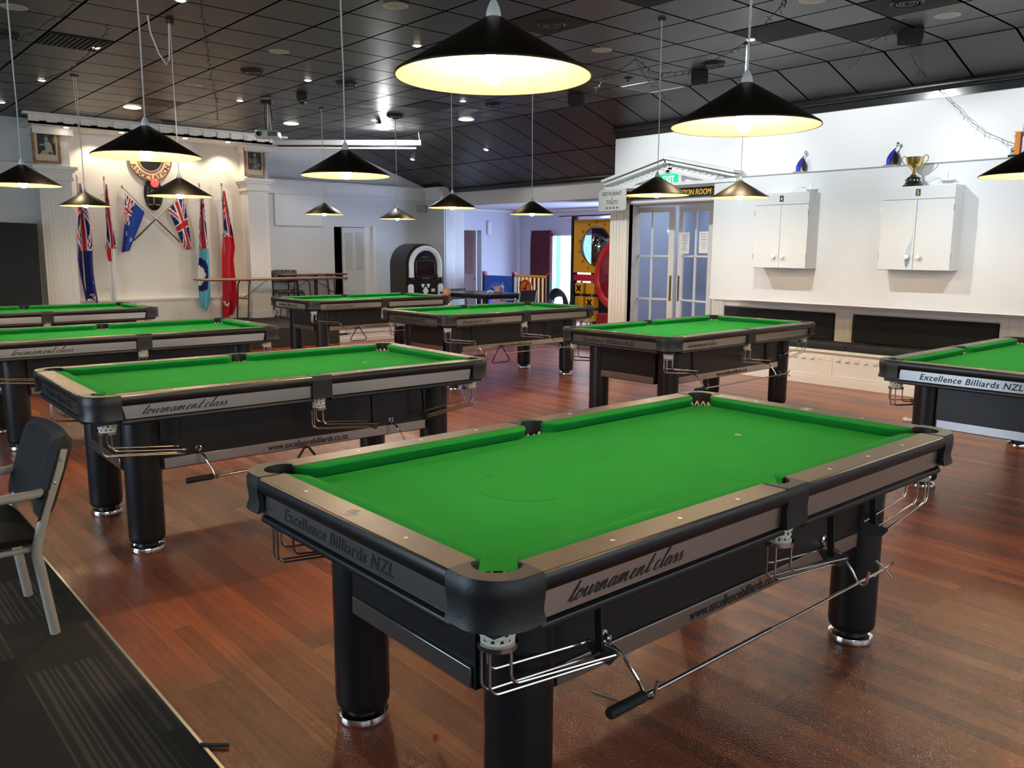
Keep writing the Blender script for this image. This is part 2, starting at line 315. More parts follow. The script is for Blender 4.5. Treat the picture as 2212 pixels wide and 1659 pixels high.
def make_table():
    t = thing('pool_table', 'pool table', 'pool table')
    def place(mb, name, m, sx, sy, parent=t, **kw):
        """mirror a mesh made for the near left quarter"""
        b = MB(); b.v = [Vector((v.x * sx, v.y * sy, v.z)) for v in mb.v]; b.f = mb.f; b.mi = mb.mi; return b.build(name, m, parent, **kw)
    # playing surface with bites for the pockets
    q = []
    x0, y0 = -HL, -HW
    cor = [(x0 + a, y0 + b) for a, b in arc(.105, .105, .062, 118, -28, 10)]          # corner bite, from left edge to bottom edge
    mid = [(x0 + 1.145 + a, y0 + b) for a, b in arc(0, .062, .05, 180 - 35, 35, 8)]
    q = cor + mid + [(-x, y) for x, y in cor][::-1]
    q = q + [(x, -y) for x, y in cor and [(-a, b) for a, b in cor]] + [(-x, -y) for x, y in mid] + [(x, -y) for x, y in cor][::-1]
    cl = MB().prism(q, .765, .785).build('bed_cloth', cloth, t, smooth=False)
    # spots and the thin arc drawn on the cloth
    sp = MB()
    for x in (.60,): sp.lathe([(.013, .7852), (.013, .7858)], (x, 0, 0), 18)
    sp.build('spot', mat('spot_sticker', (.42, .48, .30), .7), cl, smooth=False)
    ln = MB(); ln.tube([(-.52 - .15 * math.sin(R(a)) * .9, .15 * math.cos(R(a)), .7852) for a in range(-4, 185, 8)], .0009, 4)
    ln.build('chalk_line', mat('line_mark', (.014, .20, .035), .9), cl, smooth=False)
    # cushions
    def cushion(p0, p1, inward, e0, e1):
        """from p0 to p1 along the rail, nose towards `inward`; e0/e1 = how far the ends are rounded"""
        p0 = Vector(p0); p1 = Vector(p1); d = (p1 - p0); ln = d.length; d.normalize(); n = Vector(inward); rings = []
        st = [(s * e0, math.sin(PI / 2 * s) ** .8) for s in (0, .12, .25, .4, .6, .8, 1)] + [(ln / 2, 1)] + [(ln - s * e1, math.sin(PI / 2 * s) ** .8) for s in (1, .8, .6, .4, .25, .12, 0)]
        for s, k in st:
            b = p0 + d * s; o = lambda u, z: (b.x + n.x * u, b.y + n.y * u, z)
            w = .004 + .050 * k
            rings.append([o(-.002, .778), o(-.002, .8235), o(w * .35, .8245), o(w - .006, .8235), o(w, .819), o(w, .8145), o(w * .62, .790), o(w * .55, .778)])
        return MB().loft(rings)
    for sy in (1, -1):
        for sx in (1, -1):
            place(cushion((x0 + .152, y0 + .088, 0), (x0 + 1.098, y0 + .088, 0), (0, 1, 0), .085, .055), 'cushion', cush_m, sx, sy, angle=50)
    for sx in (1, -1):
        place(cushion((x0 + .088, y0 + .152, 0), (x0 + .088, -y0 - .152, 0), (1, 0, 0), .085, .085), 'cushion', cush_m, sx, 1, angle=50)
    # flat laminate rail tops with sights
    sight = mat('sight_inlay', (.85, .82, .74), .4)
    def raily(): return MB().box(x0 + .1505, x0 + 1.089, y0 + .009, y0 + .0885, .80, .8255)
    for sy in (1, -1):
        for sx in (1, -1):
            r = place(raily(), 'rail', taupe, sx, sy, bevel=.001, seg=1)
            d = MB()
            for x in (.402, .651, .90): d.lathe([(.0062, .8254), (.0062, .8262)], ((x0 + x) * sx, (y0 + .0445) * sy, 0), 12)
            d.build('sight', sight, r, smooth=False)
    for sx in (1, -1):
        r = place(MB().box(x0 + .009, x0 + .0885, y0 + .1505, -y0 - .1505, .80, .8255), 'rail', taupe, sx, 1, bevel=.001, seg=1)
        d = MB()
        for y in (-.245, .245): d.lathe([(.0062, .8254), (.0062, .8262)], ((x0 + .047) * sx, y, 0), 12)
        d.build('sight', sight, r, smooth=False)
        e = MB(); c = ((x0 + .047) * sx, 0, 0); e.torus((c[0], 0, .8258), .021, .0012, 24, 4)
        e.tube([(c[0] - .008, -.009, .8258), (c[0] + .010, -.004, .8258), (c[0] - .004, .004, .8258), (c[0] + .010, .008, .8258)], .0013, 4)
        e.build('emblem', sight, r, smooth=False)
    # black moulded apron under the rails
    prof = [(.0095, .8245), (.004, .822), (.001, .815), (0, .803), (.002, .790), (.010, .780), (.020, .777), (.026, .776), (.028, .712), (.020, .711), (.012, .707), (.009, .700), (.011, .692), (.020, .687), (.05, .686), (.05, .800)]
    def apron(ax, a, b):
        rings = []
        for s in (a, b):
            rings.append([(s, y0 + o, z) if ax == 0 else (x0 + o, s, z) for o, z in prof])
        return MB().loft(rings)
    for sy in (1, -1):
        for sx in (1, -1):
            place(apron(0, x0 + .150, x0 + 1.090), 'apron', blk, sx, sy)
    for sx in (1, -1): place(apron(1, y0 + .150, -y0 - .150), 'apron', blk, sx, 1)
    # silver panels on the apron, with lettering
    for sy in (1, -1):
        for sx in (1, -1):
            b = MB(); P = [(x0 + .155, .7745), (x0 + 1.088, .7745), (x0 + 1.086, .7135), (x0 + .168, .7135)]
            b.add([(x, y0 + .0215, z) for x, z in P] + [(x, y0 + .030, z) for x, z in P], [(0, 1, 2, 3), (7, 6, 5, 4), (0, 4, 5, 1), (1, 5, 6, 2), (2, 6, 7, 3), (3, 7, 4, 0)])
            p = place(b, 'side_panel', silver, sx, sy, smooth=False)
            if (sx, sy) == (1, 1):
                script_text(p, frameM((x0 + .235, y0 + .0208, .7285), (1, 0, 0), (0, 0, 1)))
            if (sx, sy) == (-1, -1):
                script_text(p, frameM((-x0 - .235, -y0 - .0208, .7285), (-1, 0, 0), (0, 0, 1)))
    for sx in (1, -1):
        b = MB(); P = [(y0 + .162, .7745), (-y0 - .162, .7745), (-y0 - .150, .7135), (y0 + .150, .7135)]
        b.add([(x0 + .0215, y, z) for y, z in P] + [(x0 + .030, y, z) for y, z in P], [(0, 1, 2, 3), (7, 6, 5, 4), (0, 4, 5, 1), (1, 5, 6, 2), (2, 6, 7, 3), (3, 7, 4, 0)])
        p = place(b, 'end_panel', silver2, sx, 1, smooth=False)
        if sx == 1: text('lettering', 'Excellence Billiards NZL', .050, ink, p, frameM((x0 + .0208, .335, .728), (0, -1, 0), (0, 0, 1)), shear=.25, sx=1.0, spacing=1.12, offset=.0007)
        else: text('lettering', 'Excellence Billiards NZL', .050, ink, p, frameM((-x0 - .0208, -.335, .728), (0, 1, 0), (0, 0, 1)), shear=.25, sx=1.0, spacing=1.12, offset=.0007)
    # corner caps with leather skirt, pocket lining
    hole = arc(.105, .105, .057, -38, -232, 14)
    outer = [(.001, .150)] + arc(.100, .100, .100, 180, 270, 10)[0:] + [(.150, .001)]
    top = outer + hole
    for sy in (1, -1):
        for sx in (1, -1):
            b = MB(); n = len(top); lift = lambda poly, z: [(x0 + x, y0 + y, z) for x, y in poly]
            c = (.12, .12)
            innr = [(x + (.105 - x) * .0, y + (.105 - y) * .0) for x, y in hole]
            cut = lambda d: [(x - d * (1 if i < len(outer) - 1 and y > x else (.0 if x > y and x > .14 else 1)), y) for i, (x, y) in enumerate(outer)]
            o1 = offs(outer, c, -.006); o2 = offs(outer, c, 0.001); o3 = offs(outer, c, .001); o4 = offs(outer, c, -.004); o5 = offs(outer, c, .004)
            rings = [lift(hole[::-1], .700), lift(hole[::-1], .822)]
            # closed ring loft: outer contour + hole contour at each height
            R_ = lambda o, z, zi=None: lift(o, z) + lift(hole, z if zi is None else zi)
            b.loft([R_(o5, .716, .735), R_(o4, .745), R_(o3, .785), R_(o2, .812), R_(o1, .8275)])
            place(b, 'corner_cap', leather, sx, sy, angle=45)
    mo = [(-.056, .004), (.056, .004)]; mh = arc(0, .088, .046, -28, -152, 10)
    for sy in (1, -1):
        b = MB(); R2 = lambda d, z: [(x0 + 1.145 + x, y0 + y, z) for x, y in [(-.056, .085), (-.056, .004 - d), (.056, .004 - d), (.056, .085)] + [(x, y) for x, y in mh]]
        b.loft([R2(.002, .706), R2(-.002, .76), R2(.003, .80), R2(.002, .818), R2(-.004, .8275)])
        place(b, 'middle_cap', leather, 1, sy, angle=45)
    # nets, rings and wire ball returns
    def net(cx, cy, q=1):
        b = MB(); n = 11
        for s in (1, -1):
            for i in range(n):
                pts = []
                for k in range(7):
                    f = k / 6; a = 2 * PI * i / n + s * f * 1.15; r = (.052 - .019 * f) * q + .002 * math.sin(k * 2.1 + i); pts.append((cx + r * math.cos(a), cy + r * math.sin(a), .7865 - .1335 * f))
                b.tube(pts, .0036, 5)
        b.torus((cx, cy, .705), .043 * q, .0038, 14, 5); b.torus((cx, cy, .688), .041 * q, .0038, 14, 5); b.torus((cx, cy, .671), .038 * q, .0038, 14, 5); b.torus((cx, cy, .655), .034, .004, 14, 5)
        return b
    def ret(cx, cy, d):
        w = MB(); 
        w.lathe([(.036, .640), (.044, .640), (.045, .652), (.036, .652)], (cx, cy, 0), 24, False)
        for oy, zb, ox in ((-.040, .560, .004), (-.014, .535, -.034), (.014, .535, -.034), (.040, .560, .004)):
            e = cx + d * .335; x = cx + d * ox if ox > 0 else cx + ox * d
            pts = [(x, cy + oy, .641), (x, cy + oy, zb + .03)]
            for k in range(1, 6):
                a = R(18 * k); pts.append((x + d * .03 * (1 - math.cos(a)), cy + oy, zb + .03 - .03 * math.sin(a)))
            pts.append((e, cy + oy * (1.15 if abs(oy) > .02 else 1.3), zb - .035)); w.tube(pts, .0038, 7)
        pl = MB(); e = cx + d * .335
        P = [(-.050, .532), (.050, .532), (.050, .520), (.026, .490), (-.026, .490), (-.050, .520)]
        pl.add([(e - .003, cy + y, z) for y, z in P] + [(e + .003, cy + y, z) for y, z in P], [(5, 4, 3, 2, 1, 0), (6, 7, 8, 9, 10, 11)] + [(i, (i + 1) % 6, 6 + (i + 1) % 6, 6 + i) for i in range(6)])
        s = MB().bar((e, cy + .02, .70), (e - d * .005, cy + .005, .515), .022, .006, (1, 0, 0))
        return w, pl, s
    spots = [(.106, .104, 1, 1, 1), (1.145, .060, 1, 1, .86), (.106, .104, -1, 1, 1)]
    for sy in (1, -1):
        for (cx, cy, sx, dd, q_) in spots:
            place(net(x0 + cx, y0 + cy, q_), 'pocket_net', rope, sx, sy)
            w, pl, s = ret(x0 + cx, y0 + cy, dd)
            r = place(w, 'ball_return', steel, sx, sy); place(pl, 'end_plate', mat('grey_plate', (.10, .10, .10), .4, .4), sx, sy, parent=r, smooth=False)
            place(s, 'strap', rubber, sx, sy, parent=r, smooth=False)
    # slate frame, cabinet, trims, legs
    MB().box(x0 + .05, -x0 - .05, y0 + .05, -y0 - .05, .690, .764).build('slate_frame', blk_cab, t, smooth=False)
    b = MB(); b.box(x0 + .212, -x0 - .212, y0 + .315, -y0 - .315, .405, .6895); b.box(x0 + .365, -x0 - .365, y0 + .20, -y0 - .20, .406, .6894); b.build('cabinet', blk_cab, t)
    for sy in (1, -1):
        p = MB().box(x0 + .375, -x0 - .375, (y0 + .192) * 1, y0 + .1995, .410, .464)
        p = place(p, 'trim_strip', silver, 1, sy, bevel=.002)
        M = frameM((-.235, y0 + .1915, .421), (1, 0, 0), (0, 0, 1)) if sy == 1 else frameM((.235, -y0 - .1915, .421), (-1, 0, 0), (0, 0, 1))
        text('lettering', 'www.excellencebilliards.co.nz', .046, ink, p, M, sx=.86, offset=.0007)
    for sx in (1, -1): place(MB().box(x0 + .203, x0 + .2115, y0 + .325, -y0 - .325, .410, .464), 'trim_strip', silver2, sx, 1, bevel=.002)
    for sy in (1, -1):
        for sx in (1, -1):
            c = ((x0 + .285) * sx, (y0 + .235) * sy, 0)
            l = MB().lathe([(.050, .030), (.050, .055), (.074, .056), (.082, .066), (.0855, .085), (.0855, .689)], c, 36).build('leg', blk_cab, t)
            MB().lathe([(.050, .0), (.078, .0), (.083, .008), (.084, .020), (.080, .033), (.060, .038), (.050, .036)], c, 36, False).build('foot_ring', chrome, l)
    # knobs and chrome hooks
    for sy in (1, -1):
        for hx in (.545, 1.675):
            x = x0 + hx; b = MB()
            b.M = Matrix.Translation((x, y0 + .20, .490)) @ Matrix.Rotation(R(90), 4, 'X')
            b.lathe([(.017, 0), (.017, .006), (.010, .010), (.007, .018), (.009, .026), (.004, .030)], (0, 0, 0), 16)
            k = place(b, 'knob', chrome, 1, sy)
            b = MB(); ox = .03
            pts = [(x + .002, y0 + .197, .472), (x + .006, y0 + .165, .468), (x + .012, y0 + .14, .455), (x + .018, y0 + .125, .435), (x + .03, y0 + .10, .395), (x + .036, y0 + .09, .370), (x + .04, y0 + .08, .357), (x + .04, y0 + .066, .354), (x + .042, y0 + .056, .362), (x + .044, y0 + .052, .385), (x + .046, y0 + .050, .405)]
            b.tube(pts, .0048, 8); place(b, 'hook', chrome, 1, sy)
    return t
tbl = make_table()
TP = [  # centre x, y, yaw, label
    (2.127, 1.7985, 0, 'nearest pool table, its green bed filling the foreground'),
    (2.105, 4.53, -1.2, 'pool table with black rest hooked on its side, behind the nearest table at the left'),
    (2.070, 7.33, 0, 'pool table partly cut by the left edge, third back in the left row'),
    (2.046, 10.35, 0, 'farthest pool table of the left row, in front of the flags'),
    (6.215, 10.39, 0, 'farthest pool table of the right row, a triangle hanging under it beside the stage'),
    (6.175, 7.455, 1.0, 'pool table in front of the opening to the play room, triangle hanging under its trim'),
    (6.225, 4.625, 1.3, 'pool table in front of the glazed doors, with a thin rest hooked on its side'),
    (6.245, 1.80, 0, 'pool table cut by the right edge, its end panel lettering facing the room')]
TABLES = []
for i, (x, y, a, lab) in enumerate(TP):
    o = tbl if i == 0 else dup(tbl)
    o.location = (x, y, 0); o.rotation_euler = (0, 0, R(a)); o['label'] = lab; o['group'] = 'pool tables in two rows'; TABLES.append(o)

# rests hooked along the near side of some tables
def make_rest():
    t = thing('table_rest', 'rest', 'cue rest')
    MB().tube([(.55, 0, 0), (1.15, 0, 0)], .0068, 10).build('thick_shaft', steel, t)
    MB().tube([(1.14, 0, 0), (1.16, 0, 0), (1.88, 0, 0)], .0048, 8, rs=[.0075, .0050, .0048]).build('thin_shaft', steel, t)
    MB().tube([(.435, 0, 0), (.440, 0, 0), (.565, 0, 0), (.570, 0, 0)], .016, 14, rs=[.012, .0145, .0145, .011]).build('grip', rubber, t)
    b = MB(); b.tube([(1.88, -.03, .035), (1.885, 0, 0), (1.88, .03, -.035)], .0042, 7); b.tube([(1.88, -.03, -.025), (1.885, 0, 0), (1.88, .03, .025)], .0042, 7)
    b.build('cross_head', chrome, t); return t
rest = make_rest(); rl = [(0, 'long chrome rest with black grip hanging along the side of the nearest table'), (1, 'chrome rest with black grip under the second table of the left row'), (6, 'chrome rest under the table in front of the glazed doors'), (5, 'thin rest pole under the table in front of the play room opening'), (4, 'thin rest pole under the farthest table of the right row')]
for k, (i, lab) in enumerate(rl):
    o = rest if k == 0 else dup(rest); T = TABLES[i]; a = T.rotation_euler.z; p = Vector((-HL, -HW + .072, .3655)); p.rotate(Euler((0, 0, a)))
    o.location = Vector(T.location) + p; o.rotation_euler = (R(90), 0, a) if 0 else (0, 0, a); o['label'] = lab; o['group'] = 'rests hooked under the tables'
# ball triangles hanging from the trim strips
def make_triangle():
    s = .125; P = []
    for a, (cx, cz) in ((90, (0, -.012)), (210, (-s * .82, -.155)), (330, (s * .82, -.155))):
        for k in (-50, -25, 0, 25, 50): P.append((cx + .022 * math.cos(R(a + k)), 0, cz + .022 * math.sin(R(a + k)) - .02))
    return MB().tube(P, .0065, 6, True).build('ball_triangle', rubber)
tri = make_triangle()
for k, (i, lx, dz, lab) in enumerate([(4, .80, .45, 'black triangle hanging under the farthest table of the right row'), (5, .90, .45, 'black triangle under the table by the play room opening'), (1, 1.12, .425, 'black triangle showing just below the trim of the table with the rest')]):
    o = tri if k == 0 else dup(tri); T = TABLES[i]; a = T.rotation_euler.z
    p = Vector((-HL + lx, -HW + .17, dz)); p.rotate(Euler((0, 0, a)))
    o.location = Vector(T.location) + p; o.rotation_euler = (0, 0, a); tag(o, lab, 'ball triangle', 'triangles hanging under tables')

# ------------------------------------------------------------------ pendant lamps
def make_lamp():
    t = thing('pendant_lamp', 'lamp', 'pendant lamp')      # origin: centre of the rim
    n = 64; ro = .265
    sh = MB(); sh.lathe([(.014, .153), (.022, .151), (ro - .002, .006), (ro, .002), (ro, -.002), (ro - .004, -.001)], (0, 0, 0), n, False); s = sh.build('shade', lampblk, t, angle=60)
    MB().lathe([(ro - .004, -.001), (ro - .010, .004), (.022, .144), (.0, .146)], (0, 0, 0), n, False).build('shade_lining', lampin, s, angle=60)
    MB().lathe([(.017, .150), (.020, .154), (.020, .162), (.016, .176), (.010, .190), (.005, .196)], (0, 0, 0), 20).build('lamp_holder', white, t)
    MB().ball((0, 0, .022), .034, .034, .044, 12, 8).build('bulb', bulbm, t)
    return t
lamp0 = make_lamp()
def lampo(name, kind, energy, col, loc, parent=None, size=.03, spot=None, blend=.5, rot=None):
    l = bpy.data.lights.new(name, kind); l.energy = energy; l.color = col
    if kind in ('POINT', 'SPOT'): l.shadow_soft_size = size
    if kind == 'SPOT': l.spot_size = R(spot); l.spot_blend = blend
    o = bpy.data.objects.new(name, l); C.objects.link(o); o.location = loc
    if rot: o.rotation_euler = rot
    if parent: o.parent = parent
    return o
LP = [(1.495, 1.80, 1.945, 'largest pendant lamp, hanging top centre over the nearest table', 0), (2.675, 1.80, 1.93, 'second largest pendant lamp, over the far end of the nearest table', 0),
      (1.471, 4.55, 1.95, 'pendant lamp hanging in front of the round association badge', 0), (2.623, 4.55, 1.923, 'pendant lamp hanging just below the projection screen housing', 0),
      (1.446, 7.33, 1.953, 'pendant lamp cut by the left edge below the portrait of a lady', 0), (2.621, 7.33, 1.924, 'pendant lamp hanging in front of the oval crest board', 0),
      (2.642, 10.34, 1.95, 'pendant lamp in front of the leftmost flag', 0), (5.652, 10.40, 1.955, 'small pendant lamp in front of the white notice board', 0),
      (6.824, 10.40, 1.926, 'smallest pendant lamp, above the louvred door', 0), (5.605, 7.45, 1.94, 'pendant lamp at the left end of the white beam', 0),
      (6.785, 7.45, 1.908, 'pendant lamp in the middle of the play room opening', 0), (5.607, 4.60, 1.947, 'pendant lamp in front of the yellow lettered sign', 0),
      (6.81, 4.60, 1.981, 'pendant lamp between the glazed doors and locker 4', 0), (5.585, 1.80, 1.933, 'pendant lamp cut by the right edge', 0),
      (6.80, 1.80, 1.93, 'pendant lamp over the far end of the right edge table', 1), (1.45, 10.34, 1.95, 'pendant lamp over the near end of the farthest left table', 1)]
sag = {1: (.055, 0), 2: (.0, 0), 6: (-.03, 0)}
for i, (x, y, z, lab, out) in enumerate(LP):
    o = lamp0 if i == 0 else dup(lamp0)
    o.location = (x, y, z); o['label'] = lab; o['group'] = 'black cone pendant lamps'
    h = ZC - z; dx = sag.get(i, (random.uniform(-.012, .012), 0))[0]
    b = MB(); b.tube([(0, 0, .192), (dx * .1 + .002, 0, .6), (dx * .5, 0, h * .6), (dx, 0, h)], .0036, 6)
    b.build('cord', mat('white_flex', (.72, .70, .66), .6), o)
    MB().lathe([(.03, h - .012), (.034, h)], (dx, 0, 0), 12).build('ceiling_hook', rubber, o)
# white cable looped beside the second lamp of the third table
b = MB(); P = [at(312, -6, 1, 7.33), at(317, 22, 1, 7.33), at(325, 70, 1, 7.33), at(343, 115, 1, 7.33), at(360, 140, 1, 7.33), at(366, 125, 1, 7.33), at(365, 70, 1, 7.33), at(364, 28, 1, 7.33)]
b.tube([Vector(p) for p in P], .006, 7); tag(origin_to(b.build('loose_cable', mat('white_cable', (.80, .74, .66), .5)), P[-1]), 'white cable looped down from the ceiling above the round badge', 'cable')
# ------------------------------------------------------------------ the room
struct(MB().box(.82, 19, Y0R, 17, -.10, 0).build('floor', floorm, smooth=False))
struct(MB().box(X0, .811, Y0R, 17, -.10, .004).build('floor', carpetm, smooth=False))
struct(MB().box(.811, .82, Y0R, 11.87, -.05, .006).build('trim_1', mat('brass_strip', (.62, .55, .42), .35, .5), smooth=False))
cm = ceil_mat('black_ceiling_tiles', 0, 0, .551, .5637, XS, 3.918)
struct(MB().box(X0, XS, Y0R, YB + .1, ZC, ZC + .1).build('ceiling', cm, smooth=False))
sl = MB(); xe = 10.3; ln = math.hypot(xe - XS, SL * (xe - XS)); sl.box(0, ln, Y0R, YB + .1, 0, .1)
so = sl.build('ceiling', ceil_mat('black_sloped_tiles', 0, 0, 1.2, .5637, .0, 3.918), smooth=False); so.location = (XS, 0, ZC); so.rotation_euler = (0, math.atan(SL), 0); struct(so)
gw = greywall
# far wall with the louvred door opening
D0, D1, DZ = at(721, 488, 1, YB).x, at(806, 489, 1, YB).x, 1.905
b = MB(); b.box(X0, D0, YB, YB + .15, 0, ZC); b.box(D1, XB + .3, YB, YB + .15, 0, ZC); b.box(D0, D1, YB, YB + .15, DZ, ZC)
struct(b.build('wall_back', gw, smooth=False))
struct(MB().box(X0 - .15, X0, Y0R, YB, 0, ZC).build('wall_left', gw, smooth=False))
b = MB(); b.box(X0, XW + .5, Y0R - .15, Y0R, 0, 1.0); b.box(X0, XW + .5, Y0R - .15, Y0R, 2.5, ZC)
for x in (X0, -1.5, 2.5, 6.3): b.box(x, x + .7, Y0R - .15, Y0R, 1.0, 2.5)
struct(b.build('wall_front', gw, smooth=False))
# column and beam of the play room opening
struct(MB().box(9.95, 10.45, 13.5, YB, 0, 2.71).build('wall_column', mat('white_wall', (.70, .70, .68), .6), smooth=False))
struct(MB().box(XB, XB + .25, 7.6, 13.5, 2.335, 2.61).build('wall_beam', white, smooth=False))
b = MB()
for i in range(7): b.box(9.99 + i * .032, 9.992 + i * .032 + .02, 13.488, 13.5, .02, 2.30)
struct(b.build('trim_2', whiteg, smooth=False))
# black crown along the bottom of the slope above the beam
b = MB(); b.tube([(10.12, 7.9, 2.66), (10.12, 13.5, 2.66)], .05, 10); b.box(10.10, 10.2, 7.9, 13.5, 2.60, 2.66)
struct(b.build('trim_3', blk))
# cornice on the far wall
def cornice(x0, x1, y, d, z0, z1):
    b = MB(); h = z1 - z0
    b.box(x0, x1, y - d * .35, y, z0, z0 + h * .12); b.box(x0, x1, y - d * .22, y, z0 + h * .12, z0 + h * .58)
    b.box(x0, x1, y - d * .5, y, z0 + h * .58, z0 + h * .70); b.box(x0, x1, y - d * .75, y, z0 + h * .70, z0 + h * .84); b.box(x0, x1, y - d, y, z0 + h * .84, z1)
    return b
struct(cornice(6.44, 9.95, YB, .13, 2.46, 2.70).build('trim_4', white, smooth=False))
struct(cornice(X0, 2.95, YB, .13, 2.46, 2.70).build('trim_5', white, smooth=False))
b = MB(); b.box(9.83, 9.95, 13.5, YB - .12, 2.60, 2.70); b.box(9.88, 9.95, 13.5, YB - .12, 2.46, 2.60); struct(b.build('trim_6', white, smooth=False))
# door casing, louvred bifold door, dark room behind
b = MB(); b.box(D0 - .01, D1 + .01, YB + .15, YB + 1.5, -.05, 0); b.box(D0 - .6, D1 + .6, YB + 1.4, YB + 1.5, 0, 2.2); b.box(D0 - .7, D0 - .6, YB + .15, YB + 1.5, 0, 2.2); b.box(D1 + .6, D1 + .7, YB + .15, YB + 1.5, 0, 2.2); b.box(D0 - .7, D1 + .7, YB + .15, YB + 1.5, 2.2, 2.25)
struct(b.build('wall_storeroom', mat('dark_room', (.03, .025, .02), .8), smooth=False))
dx0 = at(741, 600, 1, YB + .02).x; dx1 = at(789, 600, 1, YB + .02).x
door = struct(MB().box(dx0, dx1, YB + .005, YB + .045, 0.01, DZ - .01).build('door_1', mat('door_white', (.66, .66, .64), .45), bevel=.002, shift=(dx0, YB, 0), loc=(dx0, YB, 0)))
b = MB(); wd = dx1 - dx0
for k in (0, 1):
    xa = .05 + k * (wd * .5 - .01); xb = xa + wd * .5 - .085
    for i in range(34): b.bar((xa, -.001, 1.10 + i * .021), (xb, -.001, 1.10 + i * .021), .012, .009, (0, .5, 1))
    b.box(xa, xb, -.003, .006, .15, .75); 
b.build('louvre_panel', mat('door_white', (0, 0, 0)), door, smooth=False)
MB().ball((.03, -.03, .93), .022).build('door_handle', chrome, door)
b = MB(); b.box(dx1 + .008, D1, YB + .02, YB + .15, 0, DZ); b.box(D1 - .02, D1 + .045, YB - .018, YB, 0, DZ + .04); struct(b.build('trim_7', white, smooth=False))
# ---- stage and alcove
struct(MB().box(X0, 6.64, 11.87, YB, 0, .30).build('floor_stage', stagem, bevel=.01))
b = MB(); b.box(6.66, 8.2, 11.87, 12.2, 0, .42); b.box(6.66, 8.2, 11.855, 11.87, 0, .07); b.box(6.66, 8.2, 11.85, 12.22, .40, .43)
tag(origin_to(b.build('low_bench_box', offwhite, bevel=.004), (7.4, 12, 0)), 'low white painted box bench at the foot of the back wall', 'bench')
PX0, PX1 = 2.93, 3.36; QX0, QX1 = 6.08, 6.44
def pillar(x0, x1, z0=.30):
    b = MB(); b.box(x0, x1, 13.82, YB, z0, 3.20)
    n = 7
    for i in range(n): a = x0 + .04 + (x1 - x0 - .08) * i / n; b.box(a, a + (x1 - x0 - .08) / n - .006, 13.817, 13.82, z0 + .14, 2.42)
    b.box(x0 - .03, x1 + .03, 13.785, YB, 2.46, 2.50); b.box(x0 - .015, x1 + .015, 13.80, YB, 2.50, 2.58); b.box(x0 - .05, x1 + .05, 13.77, YB, 2.58, 2.615); b.box(x0 - .08, x1 + .08, 13.74, YB, 2.615, 2.66)
    b.box(x0 - .02, x1 + .02, 13.80, YB, z0, z0 + .12); b.box(x0 - .05, x1 + .05, 13.72, YB, 3.10, 3.20); return b
struct(pillar(PX0, PX1).build('wall_pilaster', offwhite, smooth=False)); struct(pillar(QX0, QX1).build('wall_pilaster', offwhite, smooth=False))
b = MB(); b.box(PX0 - .15, QX1 + .1, 13.42, YB, 3.20, 3.24); b.box(PX0 - .15, QX1 + .1, 13.42, 13.46, 3.20, 3.33)
b.box(PX0 - .22, QX1 + .18, 13.36, 13.5, 3.315, 3.345)
n = 17
for i in range(n): a = PX0 - .15 + (QX1 - PX0 + .25) * i / n; b.box(a, a + .13, 13.402, 13.42, 3.225, 3.315)
struct(b.build('trim_8', offwhite, smooth=False))
struct(MB().box(PX1, QX0, YB - .03, YB, .30, 3.20).build('wall_alcove', offwhite, smooth=False))
b = MB(); b.box(PX1, QX0, YB - .13, YB - .03, .30, .655); b.box(PX1, QX0 - .0, YB - .16, YB - .03, .655, .685)
for x in (4.1, 4.9, 5.6): b.box(x, x + .012, YB - .136, YB - .13, .32, .65)
struct(b.build('trim_9', offwhite, smooth=False))

# ---- right side: bench wall
YE = at(1330, 302, 0, XW).y; ZT = 2.985
DL, DR = at(1357, 560, 0, XW).y, 6.05        # glazed door opening, left and right
DT = at(1352, 440, 0, XW).z; XD = XW + .45; HLY = at(1361, 560, 0, XD).y; HRY = 6.575; LH = at(1400, 447, 0, XD).z
bw = mat('bright_white_wall', (.84, .84, .84), .55)
b = MB(); b.box(XW, XW + .5, DR, YE, DT, ZT); b.box(XW, XW + .5, Y0R, DR, .905, ZT); struct(b.build('wall_right', bw, smooth=False))
struct(MB().box(XW, XW + .07, DL, YE, 0, DT).build('wall_right', bw, smooth=False)); b = MB(); b.box(XD - .05, XD + .05, HLY, 8.12, 0, DT + .05); b.box(XW + .07, XD - .05, YE - .03, YE + .03, 0, DT + .05); b.box(XD - .05, XD + .05, DR, HLY, LH + .008, DT + .15); struct(b.build('wall_doorway', bw, smooth=False)); struct(MB().box(XW + .462, XW + .52, Y0R, 6.57, 0, .905).build('wall_right', bw, smooth=False))
b = MB(); b.box(XW - .012, XW + .5, Y0R, YE, ZT, ZT + .075); struct(b.build('trim_10', mat('black_gloss_fascia', (.02, .02, .02), .18), smooth=False))
b = MB(); b.tube([(XW - .03, Y0R, ZT + .115), (XW - .03, YE, ZT + .115)], .042, 12); b.box(XW - .03, XW + .3, Y0R, YE, ZT + .075, ZT + .16); struct(b.build('trim_11', blk))
# white pilaster between play room and doors
pa, pb = at(1347, 560, 0, XW - .03).y, at(1316, 560, 0, XW - .03).y
b = MB(); b.box(XW - .03, XW + .07, pa, pb, 0, 2.30); b.box(XW + .07, XW + .5, YE - .06, YE + .08, 0, 2.30)
for i in range(4): a = pa + .03 + (pb - pa - .05) * i / 4; b.box(XW - .04, XW - .03, a, a + (pb - pa) / 4 - .02, .1, 2.2)
b.box(XW - .05, XW + .07, DL - .0, DL + .045, 0, DT); b.box(XD - .07, XD - .03, HLY - .0, HLY + .06, 0, DT)
struct(b.build('wall_pilaster', offwhite, smooth=False))
